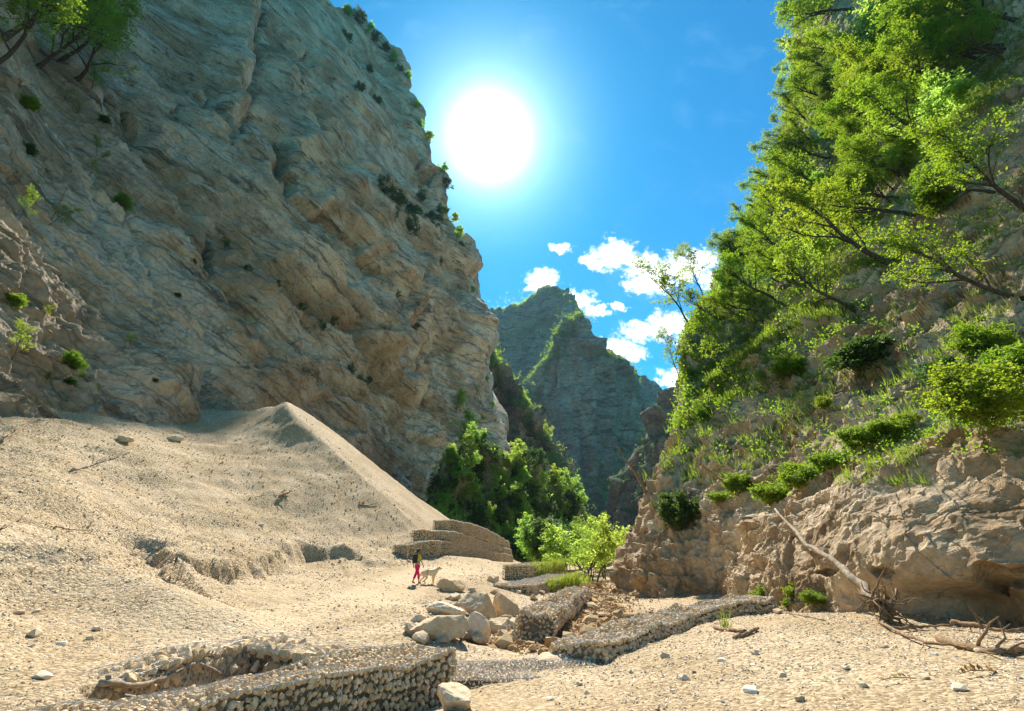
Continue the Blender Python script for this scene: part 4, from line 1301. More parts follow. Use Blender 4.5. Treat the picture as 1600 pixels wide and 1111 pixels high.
RC_ = [right_cliff]
TR = [
    (1490, 240, 250, 'large leaning tree with dark forked limbs beside the bare brown rock of the right wall', 0),
    (1400, 412, 270, 'long leaning tree whose dark bough reaches left over the middle of the right slope', 1),
    (1335, 488, 240, 'crooked dark-limbed tree sweeping left above the grassy ledge', 2),
    (1432, 335, 210, 'broad bright tree rooted just below the large forked tree', 3),
    (1305, 305, 190, 'bushy leaning tree near the skyline left of the bare dark rock patch', 0),
    (1252, 405, 180, 'leaning tree hanging over the pale rock pillar on the right slope', 1),
    (1212, 470, 170, 'feathery leaning tree above the brown rock pillar', 2),
    (1185, 415, 150, 'leaning tree on the skyline over the white clouds', 3),
    (1570, 70, 160, 'tree at the top right corner of the right wall', 1),
    (1500, 110, 150, 'tree below the dark rock at the top of the right wall', 2),
    (1430, 130, 150, 'light green tree under the shaded rock near the top', 0),
    (1345, 85, 170, 'tree crowning the upper right skyline near the top edge', 3),
    (1600, 330, 250, 'large-leaved tree hanging in from the right edge', 0),
    (1600, 470, 230, 'dense leafy tree at the right edge above the boulders of the ledge', 1),
    (1555, 300, 150, 'yellow-tipped tree beside the tall bare trunk at right', 2),
]
for px, py, l, lab, k in TR:
    grow([LEAN[k]], px, py, l * (.46 if px < 1360 and px + py * .45 < 1420 else .6), lab, 'trees leaning out from the right wall', RC_, rz=random.uniform(-.3, .3))
for px, py, l, lab in [(1138, 606, 150, 'thin dark-stemmed tree leaning left from the notch of the right wall'),
                       (1085, 520, 140, 'slender tree standing out against the white cloud'),
                       (1056, 520, 120, 'slender tree on the skyline left of the one before the cloud'),
                       (1064, 600, 90, 'small airy tree on the left edge of the right wall'),
                       (1034, 700, 125, 'yellow-green slender tree on the lower left edge of the right wall'),
                       (1006, 750, 90, 'bare-stemmed slender tree leaning out over the gorge'),
                       (984, 812, 70, 'short yellow tree stub at the lowest left edge of the right wall'),
                       (1104, 470, 120, 'slim tree on the ridge between the clouds and the leaning trees')]:
    grow(SLIM, px, py, l, lab, 'slender trees on the edge of the right wall', RC_, rz=random.uniform(-.6, .6))
POLY = [(1262, 10), (1600, -60), (1600, 90), (1500, 170), (1430, 300), (1330, 430), (1230, 470), (1130, 520), (1090, 500), (1150, 390), (1200, 250), (1240, 110)]
cnt = 0
while cnt < 130:
    x, y = random.uniform(1080, 1600), random.uniform(-60, 530)
    if not in_poly(np.array([x]), np.array([y]), POLY)[0]: continue
    if 1470 < x < 1600 and 180 < y < 300: continue
    if 1335 < x < 1475 and -20 < y < 100: continue
    if 1265 < x < 1330 and 350 < y < 450: continue
    edge = x - np.interp(y, [0, 130, 200, 280, 330, 420, 480], [1245, 1240, 1205, 1180, 1150, 1110, 1045])
    size_ = random.uniform(45, 82) * (1 + max(0, x - 1300) / 900) if edge > 60 else random.uniform(28, 48)
    kind_ = LEAN if cnt % 5 else FARW
    hgt_ = 'at the top of' if y < 110 else 'high on' if y < 240 else 'halfway up' if y < 380 else 'on the lower slope of'
    whr_ = 'on the skyline edge' if edge < 70 else 'near the right border' if x > 1480 else 'amid the thick growth'
    grow(kind_, x, y, size_, ('leaning feathery' if kind_ is LEAN else 'rounded dense') + ' tree ' + whr_ + ' ' + hgt_ + ' the right wall', 'trees massed on the upper right wall', RC_)
    cnt += 1
for px, py, l, lab in [(1352, 590, 95, 'dark green bush on the ledge in the middle of the right wall'), (1548, 670, 120, 'rounded feathery bush at the right edge above the brown overhang'),
                       (1592, 600, 90, 'bush with reddish tips at the right edge above the feathery bush'), (1250, 765, 70, 'bright bush growing along the long ledge, near its lower end'),
                       (1215, 785, 55, 'bush at the lower left end of the long ledge'), (1300, 735, 60, 'bush midway along the long ledge'), (1350, 700, 62, 'yellow-green bush in the upper part of the long ledge'),
                       (1392, 688, 50, 'small bush at the top end of the long ledge'), (1065, 830, 85, 'drooping dark bush on the left face of the right wall'), (1155, 775, 55, 'bush in the hollow left of the long ledge'),
                       (1130, 785, 40, 'small bush beside the hollow on the right wall'), (1236, 595, 60, 'upright bush on the rock below the crooked tree'), (1050, 650, 45, 'dark bush in the cleft at the left edge of the right wall'),
                       (1490, 605, 70, 'dark bush in the shade above the brown overhang'), (1470, 330, 60, 'bush under the large forked tree'), (1100, 655, 40, 'bright small bush on the rocky edge of the right wall'),
                       (1540, 560, 70, 'leafy bush hanging over pale rock at the far right'), (1290, 640, 35, 'tiny bush on the pale bulge of the right wall'), (1420, 665, 40, 'tiny bush left of the rounded feathery bush'),
                       (1275, 945, 34, 'low ivy-green bush on the ground at the foot of the right wall'), (1190, 940, 26, 'low green bush where the winding gabion meets the wall')]:
    grow(BUSH if 'dark' not in lab else DARKB, px, py, l * .68, lab, 'bushes on the ledges of the right wall', [right_cliff, ground])

# left wall
LC_ = [left_cliff]
for px, py, l, lab in [(50, 30, 100, 'second bright tree just right of the top left corner tree'), (20, 20, 110, 'leafy tree pressed into the very corner at top left'), (90, 95, 90, 'spreading light green tree jutting right over the dark gully'), (5, 60, 150, 'bright tree filling the top left corner'), (60, 105, 110, 'bright bush-like tree below the top left corner tree'), (-20, 110, 120, 'tree cut off by the left edge near the top'),
                       (118, 125, 90, 'overhanging branchy tree on the dark gully of the left wall')]:
    grow(LEAN, px, py, l, lab, 'trees on the upper left wall', LC_, rz=random.uniform(2.4, 3.6))
for k in range(22):
    px, py = random.uniform(0, 330), random.uniform(90, 640)
    if py < px * 1.25 - 40: continue
    grow(random.choice([DARKB, SLIM, LEAN]), px, py, random.uniform(8, 17), 'tiny dark scrub ' + ('near the left edge' if px < 110 else 'in the middle' if px < 220 else 'by the big clefts') + (' high on' if py < 300 else ' halfway up' if py < 470 else ' just above the fan on') + ' the left wall', 'scrub in the cracks of the left wall', LC_, rz=random.uniform(0, 6))
for px, py, l, lab in [(140, 145, 60, 'small bright bush hanging at the head of the dark gully'), (25, 350, 70, 'straggly yellow-green bush at the left edge'), (75, 352, 60, 'dark-hearted bush with upright twigs on the left wall'),
                       (18, 565, 80, 'bright spiky bush at the left edge above the fan'), (15, 480, 36, 'small bush high above the spiky one at the left edge'), (200, 545, 30, 'single dark bush on the pale rock over the fan'),
                       (188, 322, 34, 'tiny bush at the lip of the big cleft'), (140, 275, 34, 'tiny bush above the yellow-green straggly one'), (150, 240, 38, 'low bush on the slope beneath the gully'),
                       (60, 500, 26, 'tiny green tuft-like bush on the left wall'), (95, 160, 36, 'small bush beside the gully head'), (110, 575, 30, 'small bush with a dead stem above the fan'), (40, 170, 34, 'bush clinging under the corner tree')]:
    grow(random.choice([BUSH, SLIM, SLIM]), px, py, l * (.55 if l > 32 else .8), lab, 'bushes clinging to the lower left wall', LC_, rz=random.uniform(2.4, 4))
for px, py, l in [(543, 18, 22), (565, 35, 26), (590, 62, 24), (605, 80, 24), (622, 100, 26), (640, 122, 20), (652, 165, 20), (660, 190, 22), (672, 215, 24), (682, 240, 24), (692, 268, 26), (700, 292, 28), (708, 315, 26),
                  (712, 345, 28), (718, 372, 34), (726, 392, 30), (738, 425, 26), (742, 455, 20), (575, 48, 20), (631, 112, 20)]:
    grow(DARKT + FARW, px - 6, py + 6, l, 'tiny tree silhouetted on the skyline of the left wall', 'small trees along the left skyline', LC_, rz=random.uniform(0, 6))
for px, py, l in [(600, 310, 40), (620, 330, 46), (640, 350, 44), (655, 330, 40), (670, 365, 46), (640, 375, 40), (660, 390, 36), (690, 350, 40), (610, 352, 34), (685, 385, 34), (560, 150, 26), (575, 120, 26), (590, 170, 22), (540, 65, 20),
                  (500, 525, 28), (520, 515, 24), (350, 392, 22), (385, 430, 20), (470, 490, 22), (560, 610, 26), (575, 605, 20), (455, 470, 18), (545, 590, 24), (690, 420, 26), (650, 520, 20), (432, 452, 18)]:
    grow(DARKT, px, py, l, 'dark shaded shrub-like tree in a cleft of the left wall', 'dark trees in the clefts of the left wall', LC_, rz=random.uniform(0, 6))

# wooded slope, gorge floor, spur
WS = [wood]
wp = [(668, 800), (690, 690), (706, 650), (740, 675), (800, 712), (860, 748), (910, 825), (945, 870), (930, 905), (800, 890), (740, 850), (700, 810)]
cnt = 0
while cnt < 290:
    x, y = random.uniform(670, 945), random.uniform(655, 905)
    if not in_poly(np.array([x]), np.array([y]), wp)[0]: continue
    lowr = (y - 650) / 250
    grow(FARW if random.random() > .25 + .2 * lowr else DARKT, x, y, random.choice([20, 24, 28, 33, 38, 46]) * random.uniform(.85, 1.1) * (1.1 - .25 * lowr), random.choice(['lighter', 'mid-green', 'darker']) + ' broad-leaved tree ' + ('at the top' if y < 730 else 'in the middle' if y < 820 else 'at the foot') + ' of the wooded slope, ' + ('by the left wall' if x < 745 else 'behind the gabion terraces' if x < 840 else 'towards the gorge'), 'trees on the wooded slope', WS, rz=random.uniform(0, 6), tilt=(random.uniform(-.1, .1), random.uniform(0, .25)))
    cnt += 1
for px, py, l, lab in [(712, 648, 46, 'bright tree standing highest on the wooded slope against the dark wall'), (690, 742, 46, 'pale-green tree leaning out at the left end of the wooded slope'),
                       (720, 690, 50, 'bright crowned tree just below the highest tree of the slope')]:
    grow(FARW, px, py, l, lab, 'trees on the wooded slope', WS + LC_, rz=1)
for i in range(38):
    y = random.uniform(52, 100); x = random.uniform(.13, .185) * y if i % 2 else random.uniform(.02, .15) * y + 1
    if not i % 2: y = random.uniform(74, 104); x = random.uniform(.03, .15) * y
    z = gz(x, y)
    random.choice(FARW + SLIM if i % 2 else DARKT + FARW[:1]).put((x, y, z - .1), random.uniform(3.5, 7) * (y / 60) ** .6, random.uniform(0, 6), ('light green' if i % 2 else 'shady') + ' young tree ' + ('close behind the creek rubble' if y < 62 else 'farther back on the gorge floor') + (' by the right wall' if x > .13 * y else ' by the terrace'), 'young trees on the gorge floor', (random.uniform(-.08, .08), random.uniform(-.08, .08)))
for i in range(60):
    t = random.random(); pts_ = np.array([(757, 545), (775, 568), (800, 606), (825, 646), (850, 682), (872, 722), (885, 752), (905, 806)])
    x = np.interp(t, np.linspace(0, 1, 8), pts_[:, 0]); y = np.interp(t, np.linspace(0, 1, 8), pts_[:, 1])
    grow(FARW, x - random.uniform(0, 16), y + random.uniform(2, 22), random.uniform(20, 34), 'small bright tree on the green crest of the dark spur', 'trees along the crest of the spur', [spur], rz=random.uniform(0, 6))
for px, py, l in [(752, 560, 14), (760, 600, 14), (745, 615, 14), (770, 640, 14), (758, 660, 12)]:
    grow(FARW, px, py, l, 'tiny tree on the dark face of the spur', 'trees on the face of the spur', [spur, left_cliff])


# the growth no one could count: leaf clumps on mountains, undergrowth, grass
def leaf_clumps(name, centres, size, per, mat, seed=1, flat=.8, leaf=.35):
    r = np.random.default_rng(seed); n = len(centres)
    c = np.repeat(centres, per, 0); sz = np.repeat(np.asarray(size) * np.ones(n), per)
    off = r.normal(0, .45, (n * per, 3)) * np.array([1, 1, flat]) * sz[:, None]
    P = c + off
    D = r.normal(size=(len(P), 3)); D /= np.linalg.norm(D, axis=1)[:, None]
    N = r.normal(size=(len(P), 3)) + np.array([0, 0, 1.0]); S = np.cross(D, N); S /= np.linalg.norm(S, axis=1)[:, None] + 1e-9
    l = (sz * leaf * r.uniform(.6, 1.4, len(P)))[:, None]
    V = np.stack([P - D * l * .5, P + S * l * .35, P + D * l * .5, P - S * l * .35], 1).reshape(-1, 3)
    rn = np.repeat(np.clip(.5 * r.uniform(0, 1, len(P)) + .5 * np.repeat(r.uniform(0, 1, n), per), 0, 1), 4)
    return link(name, mesh_np(name, V, np.arange(len(V)).reshape(-1, 4), M[mat], rnd=rn), kind='stuff')


def pick(P, n, cond, seed):
    r = np.random.default_rng(seed); N = grid_normals(P); N = N * np.where((N * (P - np.array([0, 0, EYE]))).sum(-1, keepdims=True) > 0, -1, 1); w = cond(P, N, *proj(P)).astype(float)
    sp = grid_spacing(P); w = w.ravel() * np.ones(P.shape[0] * P.shape[1])
    i = r.choice(len(w), n, p=w / w.sum()); q = P.reshape(-1, 3)[i]; nn = N.reshape(-1, 3)[i]
    return q + r.normal(0, .4, q.shape) * sp.ravel()[i][:, None], nn


def cond_butt(P, N, px, py):
    ridge = np.abs(poly_sdist(px, py, [(905, 497), (880, 520), (860, 550), (835, 590), (822, 620)])[0])
    low = np.abs(poly_sdist(px, py, [(1000, 700), (960, 760), (930, 820)])[0])
    crest = np.abs(poly_sdist(px, py, [(935, 548), (960, 562), (990, 580), (1005, 605)])[0])
    return ((N[..., 2] > .3) * np.exp(-(ridge / 15) ** 2) * 4 + np.exp(-(ridge / 9) ** 2) + np.exp(-(crest / 10) ** 2) * .8 + np.exp(-(low / 40) ** 2) * .5)
def cond_far(P, N, px, py):
    top = np.abs(poly_sdist(px, py, [(757, 495), (785, 484), (812, 478), (832, 463), (852, 456), (875, 461), (892, 476)])[0])
    gr = np.abs(poly_sdist(px, py, [(770, 560), (800, 520), (830, 512), (860, 510)])[0])
    return np.exp(-(top / 6) ** 2) + .9 * np.exp(-(gr / 14) ** 2) + (N[..., 2] > .5) * ((py > 500) & (px < 850)) * .2
c_, _ = pick(FP2, 2800, cond_butt, 1); leaf_clumps('forest_on_buttress', c_ + np.array([0, -1, 1]), 4.5, 12, 'leaf', 1)
c_, _ = pick(FP1, 1300, cond_far, 2); leaf_clumps('forest_on_far_mountain', c_ + np.array([0, -1, 1]), 5, 12, 'leaf_far', 2)
c_, _ = pick(SPP, 4200, lambda P, N, px, py: (N[..., 2] > .35) * .5 + np.exp(-(np.abs(poly_sdist(px, py, [(757, 545), (800, 606), (850, 682), (885, 752), (930, 860)])[0]) / 9) ** 2) + (py > 760) * .5, 3)
leaf_clumps('undergrowth_on_spur', c_ + np.array([0, -1, 1]), 3.0, 14, 'leaf', 3)
c_, _ = pick(DKP, 1500, lambda P, N, px, py: .3 + (N[..., 2] > .2), 4); leaf_clumps('forest_on_gorge_side', c_, 3.2, 12, 'leaf_dark', 4)
c_, _ = pick(WDP, 2600, lambda P, N, px, py: in_poly(px, py, [(660, 830), (690, 690), (712, 655), (860, 745), (960, 890), (700, 900)]) * 1.0, 5); leaf_clumps('undergrowth', c_ + np.array([0, 0, .5]), 1.3, 14, 'leaf_far', 5)
# low growth over the ledges of the right wall
def green_band(px, py): return in_poly(px, py, [(1225, -100), (1700, -200), (1700, 130), (1520, 210), (1440, 330), (1370, 470), (1280, 560), (1130, 640), (1050, 680), (1040, 560), (1090, 470), (1170, 300)])
c_, _ = pick(RP, 2600, lambda P, N, px, py: green_band(px, py) * (.15 + (N[..., 2] > .3)) + .5 * (N[..., 2] > .62) * (py < 720) + 1.6 * np.exp(-(poly_sdist(px, py, [(1190, 785), (1240, 757), (1310, 722), (1400, 680), (1480, 660), (1600, 640)])[0] / 11) ** 2) * (fbm(P, 1.5, 3, 77) > -.1), 6)
sz = np.clip(c_[:, 1] / 30, .4, 2.4) * .62
leaf_clumps('undergrowth_on_right_wall', c_ - np.array([.2, .1, -.1]), sz, 22, 'leaf', 6, leaf=.26)
c_, n_ = pick(RP, 15000, lambda P, N, px, py: (N[..., 2] > .42) * (fbm(P, 3, 3, 66) > -.1) * (px > 1000) * (py < 760) * np.where(green_band(px, py), 1, .35)
              + 2 * np.exp(-(poly_sdist(px, py, [(1120, 605), (1180, 540), (1250, 500), (1330, 478)])[0] / 16) ** 2) * (N[..., 2] > .2)
              + 1.2 * np.exp(-(poly_sdist(px, py, [(1470, 200), (1540, 130), (1600, 80)])[0] / 22) ** 2), 7)
r_ = np.random.default_rng(5); per = 6
B = np.repeat(c_, per, 0) + r_.normal(0, .06, (len(c_) * per, 3)) * np.clip(np.repeat(c_[:, 1:2], per, 0) / 20, .6, 3)
hgt = (np.clip(B[:, 1:2] / 25, .5, 2.6) * .34) * r_.uniform(.5, 1.3, (len(B), 1))
dirs = np.array([-.35, -.25, .9]) + r_.normal(0, .35, (len(B), 3)); sw = r_.normal(size=(len(B), 3)) * np.array([1, 1, .1]); sw /= np.linalg.norm(sw, axis=1)[:, None]
V = np.stack([B - sw * hgt * .06, B + sw * hgt * .06, B + dirs * hgt], 1).reshape(-1, 3)
link('grass', mesh_np('grass', V, np.arange(len(V)).reshape(-1, 3), M['grass'], rnd=np.repeat(r_.uniform(0, 1, len(B)), 3)), kind='stuff')


def tufts(name, pts, hh, per, mat='grass', seed=3, lean=(0, 0, 1), spread=.12, wid=.05):
    r = np.random.default_rng(seed); pts = np.asarray(pts, float)
    B = np.repeat(pts, per, 0) + r.normal(0, spread, (len(pts) * per, 3)) * np.array([1, 1, .15])
    h = hh * r.uniform(.4, 1.3, (len(B), 1)); d = np.array(lean) + r.normal(0, .3, (len(B), 3))
    s = r.normal(size=(len(B), 3)) * np.array([1, 1, 0]); s /= np.linalg.norm(s, axis=1)[:, None]
    V = np.stack([B - s * h * wid, B + s * h * wid, B + d * h], 1).reshape(-1, 3)
    return V, np.repeat(r.uniform(0, 1, len(B)), 3)


# grass sprouting from the two terraces and the creek bank
tp_ = []
for _ in range(520):
    t = random.random() ** .7
    a = G(822, 912, 33) * (1 - t) + G(882, 898, 43) * t; tp_.append(a + np.array([1.12 + random.uniform(-.05, .1), 0, -random.random() ** 1.2 * 1.1]))
for _ in range(420):
    t = random.random() ** .8
    a = G(800, 884, 38) * (1 - t) + G(866, 878.5, 54) * t; tp_.append(a + np.array([1.0 + random.uniform(-.05, .2), 0, -random.random() * 1.0 + .1]))
for _ in range(160):
    t = random.random(); a = G(880, 899, 43) * (1 - t) + G(905, 905, 50) * t; tp_.append(a + np.array([random.uniform(-1, 1.5), random.uniform(-1, 1), -.8 * random.random()]))
V, rn = tufts('terrace_grass', tp_, .42, 6, lean=(.35, -.2, .8))
link('terrace_grass', mesh_np('terrace_grass', V, np.arange(len(V)).reshape(-1, 3), M['grass'], rnd=rn), kind='stuff')


def grass_tuft(px, py, h, label, mat='grass'):
    x, y = gplan(px, py); V, rn = tufts('t', [(0, 0, 0)], h, 60, seed=int(px), spread=.05, wid=.03)
    o = link('grass_tuft', mesh_np('grass_tuft', V, np.arange(len(V)).reshape(-1, 3), M[mat], rnd=rn), loc=(x, y, gz(x, y)), label=label, cat='grass', )
grass_tuft(1134, 985, .38, 'dry yellowish grass tuft beside the short brown log on the gravel')
for px, py, l, lab in [(1205, 944, 26, 'flat green creeper patch on the gravel below the winding gabion end'), (1275, 950, 40, 'flat green creeper patch at the foot of the fallen trunk'), (1245, 952, 20, 'small creeper patch between two larger ones')]:
    grow(BUSH, px, py + 3, l, lab, 'low green plants at the foot of the right wall', [ground])


# ------------------------------------------------------------------ dead wood
def limb(pts, r0, r1, wob=.05, n=14, seed=1):
    r = np.random.default_rng(seed); P = catmull(np.asarray(pts, float), [max(3, n // (len(pts) - 1))] * (len(pts) - 1), 0) if len(pts) > 1 else pts
    P = P + r.normal(0, wob * r0 * 2.2, P.shape); rr = np.linspace(r0, r1, len(P)) * r.uniform(.85, 1.12, len(P))
    return P, rr


def deadwood(name, label, main, r0, r1, mat, cat, group, seed=1, twigs=4, tl=.4, extra=None, part=None):
    r = np.random.default_rng(seed); main = np.asarray(main, float); org = main[0]
    P, rr = limb(main - org, r0, r1, .12, 18, seed); paths = [(P, rr)]
    for i in range(twigs):
        k = r.integers(2, len(P) - 1); d = unit(unit(P[k] - P[k - 1]) * .6 + r.normal(0, .6, 3) + np.array([0, 0, .3])); L = tl * r.uniform(.4, 1.2)
        q = P[k] + np.array([d * L * t + r.normal(0, .04 * L, 3) * (t > 0) for t in np.linspace(0, 1, 5)]); paths.append((q, np.linspace(rr[k] * .5, rr[k] * .12, 5)))
    V, F = tubes(paths, 8)
    if extra is None:
        return link(name, mesh_np(name, V, F, M[mat], True), loc=tuple(org), label=label, cat=cat, group=group)
    root = link(name, None, loc=tuple(org), label=label, cat=cat, group=group)
    link('trunk', mesh_np('trunk', V, F, M[mat], True), parent=root)
    for nm, ps, mt in extra(org):
        V, F = tubes(ps, 6); link(nm, mesh_np(nm, V, F, M[mt], True), parent=root)
    return root


rb = gplan(1385, 972); root_pt = np.array([rb[0], rb[1], gz(*rb) + .35])
h = hit(1217, 800, [right_cliff]); tip = np.array(h[0]) if h else G(1217, 800, 19)
tip = tip + np.array([-.25, -.2, .1])
mid = root_pt * .45 + tip * .55 + np.array([-.25, -.3, -.1])
def roots(org):
    r = np.random.default_rng(4); ps = []
    for i in range(42):
        d = unit(r.normal(0, 1, 3) + np.array([.35, -.1, .55])); L = r.uniform(.35, 1.15)
        p = root_pt - org + r.normal(0, .12, 3); pts_ = [p]
        for k in range(7):
            d = unit(d + r.normal(0, .33, 3) + np.array([0, 0, -.08])); p = p + d * L / 7; pts_.append(p)
        ps.append((np.array(pts_), np.linspace(r.uniform(.02, .06), .006, 8)))
    return [('root_tangle', ps, 'brown_wood')]
deadwood('fallen_tree', 'long bleached fallen trunk with tangled roots leaning on the right wall', [root_pt, root_pt * .72 + tip * .28 + np.array([-.1, -.25, 0]), mid, tip], .125, .04, 'dead_wood', 'fallen tree', 'driftwood', 3, 3, .5, roots)


def on_ground(lst, up=.05):
    out = []
    for px, py, *e in lst:
        x, y = gplan(px, py); out.append((x, y, gz(x, y) + up + (e[0] if e else 0)))
    return out


DW = [
    ('log', 'bleached branched log lying across the scoured pit behind the near gabion', [(150, 1098), (200, 1100), (250, 1095), (300, 1083), (352, 1072)], .045, .025, 'dead_wood', .12, 0),
    ('log', 'second pale log jutting from the bottom of the pit at the left', [(158, 1090), (190, 1103), (225, 1108)], .04, .025, 'dead_wood', .1, 0),
    ('log', 'thick driftwood log among the branches at the bottom right', [(1470, 1004), (1520, 1018), (1570, 1024), (1625, 1015)], .065, .045, 'brown_wood', .05, 4),
    ('branch', 'long thin branch trailing from the root tangle towards the right', [(1372, 975), (1410, 995), (1450, 1010), (1500, 1016), (1560, 1030)], .035, .015, 'brown_wood', .06, 5),
    ('branch', 'dark crooked branch behind the thick log at the right edge', [(1490, 985), (1530, 990), (1580, 1000), (1620, 996)], .045, .02, 'brown_wood', .15, 6),
    ('branch', 'forked brown branch lying left of the thick log', [(1400, 990), (1440, 985), (1490, 985)], .04, .02, 'brown_wood', .08, 5),
    ('branch', 'bent pale branch standing up at the far right above the driftwood', [(1570, 985), (1583, 965, .1), (1592, 990)], .03, .012, 'dead_wood', .05, 3),
    ('branch', 'curved bare branch arching over the creepers by the wall foot', [(1235, 952), (1262, 945), (1290, 922, .1)], .025, .012, 'brown_wood', .04, 2),
    ('branch', 'thin root running along the gravel under the winding gabion', [(1165, 950), (1200, 956), (1240, 962), (1290, 972)], .02, .01, 'brown_wood', .03, 2),
    ('log', 'short orange-brown log on the gravel left of the dry tuft', [(1148, 1000), (1165, 994), (1186, 986)], .05, .035, 'brown_wood', .04, 0),
    ('log', 'short dark log lying beside the dry grass tuft', [(1118, 984), (1140, 987), (1165, 990)], .05, .04, 'brown_wood', .03, 0),
    ('branch', 'dead branch on the top of the fan at the left edge', [(0, 694), (20, 680), (45, 665), (70, 660)], .06, .02, 'brown_wood', .1, 6),
    ('branch', 'pale forked branch half buried in the fan', [(113, 738), (140, 730), (165, 720), (205, 708)], .07, .025, 'dead_wood', .08, 5),
    ('branch', 'thin brown branch on the fan at the left edge below the forked one', [(0, 830), (30, 815), (60, 810)], .03, .012, 'brown_wood', .04, 4),
    ('branch', 'brown twig-like branch low on the fan left of the scarp', [(85, 826), (110, 830), (145, 832)], .03, .012, 'brown_wood', .04, 4),
    ('branch', 'small dark root sticking out of the upper fan', [(436, 780), (444, 776), (452, 772)], .10, .03, 'brown_wood', .12, 9),
    ('branch', 'white dead branch caught on the edge of the ruined gabion above the creek', [(870, 975), (884, 966), (892, 958, .1)], .03, .012, 'dead_wood', .1, 4),
    ('branch', 'long grey pole lying across the far creek rubble', [(912, 922), (930, 932), (965, 936), (985, 936)], .04, .02, 'dead_wood', .2, 4),
    ('branch', 'dark stick leaning on the grey slab at the pile foot', [(720, 1006), (727, 1000, .1), (733, 993, .25)], .03, .02, 'bark', .05, 0),
    ('branch', 'small dead branch above the scarp in the middle of the fan', [(560, 790), (575, 792), (590, 788)], .05, .02, 'brown_wood', .05, 3),
]
for i, (nm, lab, l, r0, r1, mt, up, tw) in enumerate(DW):
    deadwood(nm, lab, on_ground(l, up), r0, r1, mt, nm, 'driftwood', 10 + i, tw, .45 if r0 < .06 else .7)
# dead stems on the walls
for i, (a, b, lab, s, objs) in enumerate([((1512, 310), (1508, 262), 'tall broken bare trunk standing at the right under the yellow-tipped tree', .1, RC_), ((1340, 440), (1420, 378), 'bleached fallen pole leaning across the right slope', .08, RC_),
                                   ((1148, 770), (1088, 722), 'bare dead branch crossing the lower right wall', .06, RC_), ((1010, 770), (962, 695), 'bare leaning pole on the left edge of the right wall', .10, RC_),
                                   ((155, 560), (100, 520), 'dead brown stem hanging on the left wall above the fan', .08, LC_), ((80, 345), (105, 292), 'dead upright twiggy stem beside the dark-hearted bush', .05, LC_)]):
    ha = hit(*a, objs)
    if not ha: continue
    A = np.array(ha[0]); e = G(b[0], b[1], A[1] - .5)
    deadwood('dead_stem', lab, [A, (A + e) / 2 + np.array([0, 0, .1]), e], s * A[1] / 30 + .02, .03, 'brown_wood', 'dead tree', 'dead stems on the walls', 60 + i, 4, A[1] * .02)
# withered leafy twigs: a stem with its leaves as parts
for i, (px, py, lab, n_) in enumerate([(1535, 1056, 'orange withered leafy twig on the gravel near the right edge', 14), (1408, 1068, 'small dry brown twig with curled leaves on the gravel', 7)]):
    x, y = gplan(px, py); root = link('dry_twig', None, loc=(x, y, gz(x, y) + .03), label=lab, cat='twig', group='dry twigs')
    st_ = np.array([[-.25, 0, 0], [-.1, .03, .02], [.08, .0, .03], [.25, .05, .01]]); V, F = tubes([(st_, .006)], 5)
    link('stem', mesh_np('stem', V, F, M['brown_wood'], True), parent=root)
    lv = np.array([[0, 0, 0], [.03, .018, .01], [.075, 0, 0], [.03, -.018, .01]]); lme = mesh_np('leaf', lv, np.array([[0, 1, 2], [0, 2, 3]]), M['dry_leaf'])
    for k in range(n_):
        t = k / n_; p = [np.interp(t, [0, .33, .66, 1], st_[:, q]) for q in range(3)]
        link('leaf', lme, parent=root, loc=p, rot=(random.uniform(-.6, .6), random.uniform(-1.2, .2), random.uniform(0, 6.28)), scale=random.uniform(.8, 1.5))

# ------------------------------------------------------------------ people and the dog
def flat_mat(name, c, rough=.8):
    m, n, out = new_mat(name); tc = n.n('ShaderNodeTexCoord').outputs['Object']
    f = n.noise(tc, 14, 4, .6); col = n.mix(f, (*[x * .75 for x in c], 1), (*[x * 1.2 for x in c], 1))
    bsdf(n, out, col, rough, bump(n, f, .4, .02), .2); return m


def skin_obj(name, verts, edges, radii, mat, parent, root_i=0, sub=2):
    me = bpy.data.meshes.new(name); me.from_pydata([tuple(v) for v in verts], edges, []); me.update()
    o = link(name, me, parent=parent)
    md = o.modifiers.new('skin', 'SKIN'); md.use_smooth_shade = True
    ly = me.skin_vertices[0] if me.skin_vertices else None
    if ly is None:
        bpy.context.view_layer.objects.active = o
        bm = bmesh.new(); bm.from_mesh(me); bm.verts.layers.skin.verify(); bm.to_mesh(me); bm.free(); ly = me.skin_vertices[0]
    for i, r in enumerate(radii):
        ly.data[i].radius = (r, r) if not isinstance(r, tuple) else r
        ly.data[i].use_root = (i == root_i)
    s = o.modifiers.new('sub', 'SUBSURF'); s.levels = sub; s.render_levels = sub
    me.materials.append(mat)
    return o


SKINM = flat_mat('skin', (.50, .29, .19), .6)
def hand(verts, edges, radii, w, d, side, k):
    """five short unequal finger chains from the wrist index w, curled"""
    base = np.array(verts[w]); d = unit(np.array(d)); fwd = np.array([0, 1.0, 0]); inn = np.array([-side, 0, 0.0])
    palm = base + d * .06; verts.append(tuple(palm)); radii.append((.022, .032)); pi = len(verts) - 1; edges.append((w, pi))
    for j, L in enumerate([.062, .072, .068, .052]):
        o = palm + fwd * (.027 - .018 * j); p1 = o + d * L * .6; p2 = p1 + d * L * .35 + inn * .022
        for q, r in ((p1, .009), (p2, .008)):
            verts.append(tuple(q)); radii.append(r); edges.append((pi if q is p1 else len(verts) - 2, len(verts) - 1))
    t1 = base + d * .04 + fwd * .04; t2 = t1 + d * .03 + fwd * .01
    verts.append(tuple(t1)); radii.append(.011); edges.append((w, len(verts) - 1)); verts.append(tuple(t2)); radii.append(.009); edges.append((len(verts) - 2, len(verts) - 1))


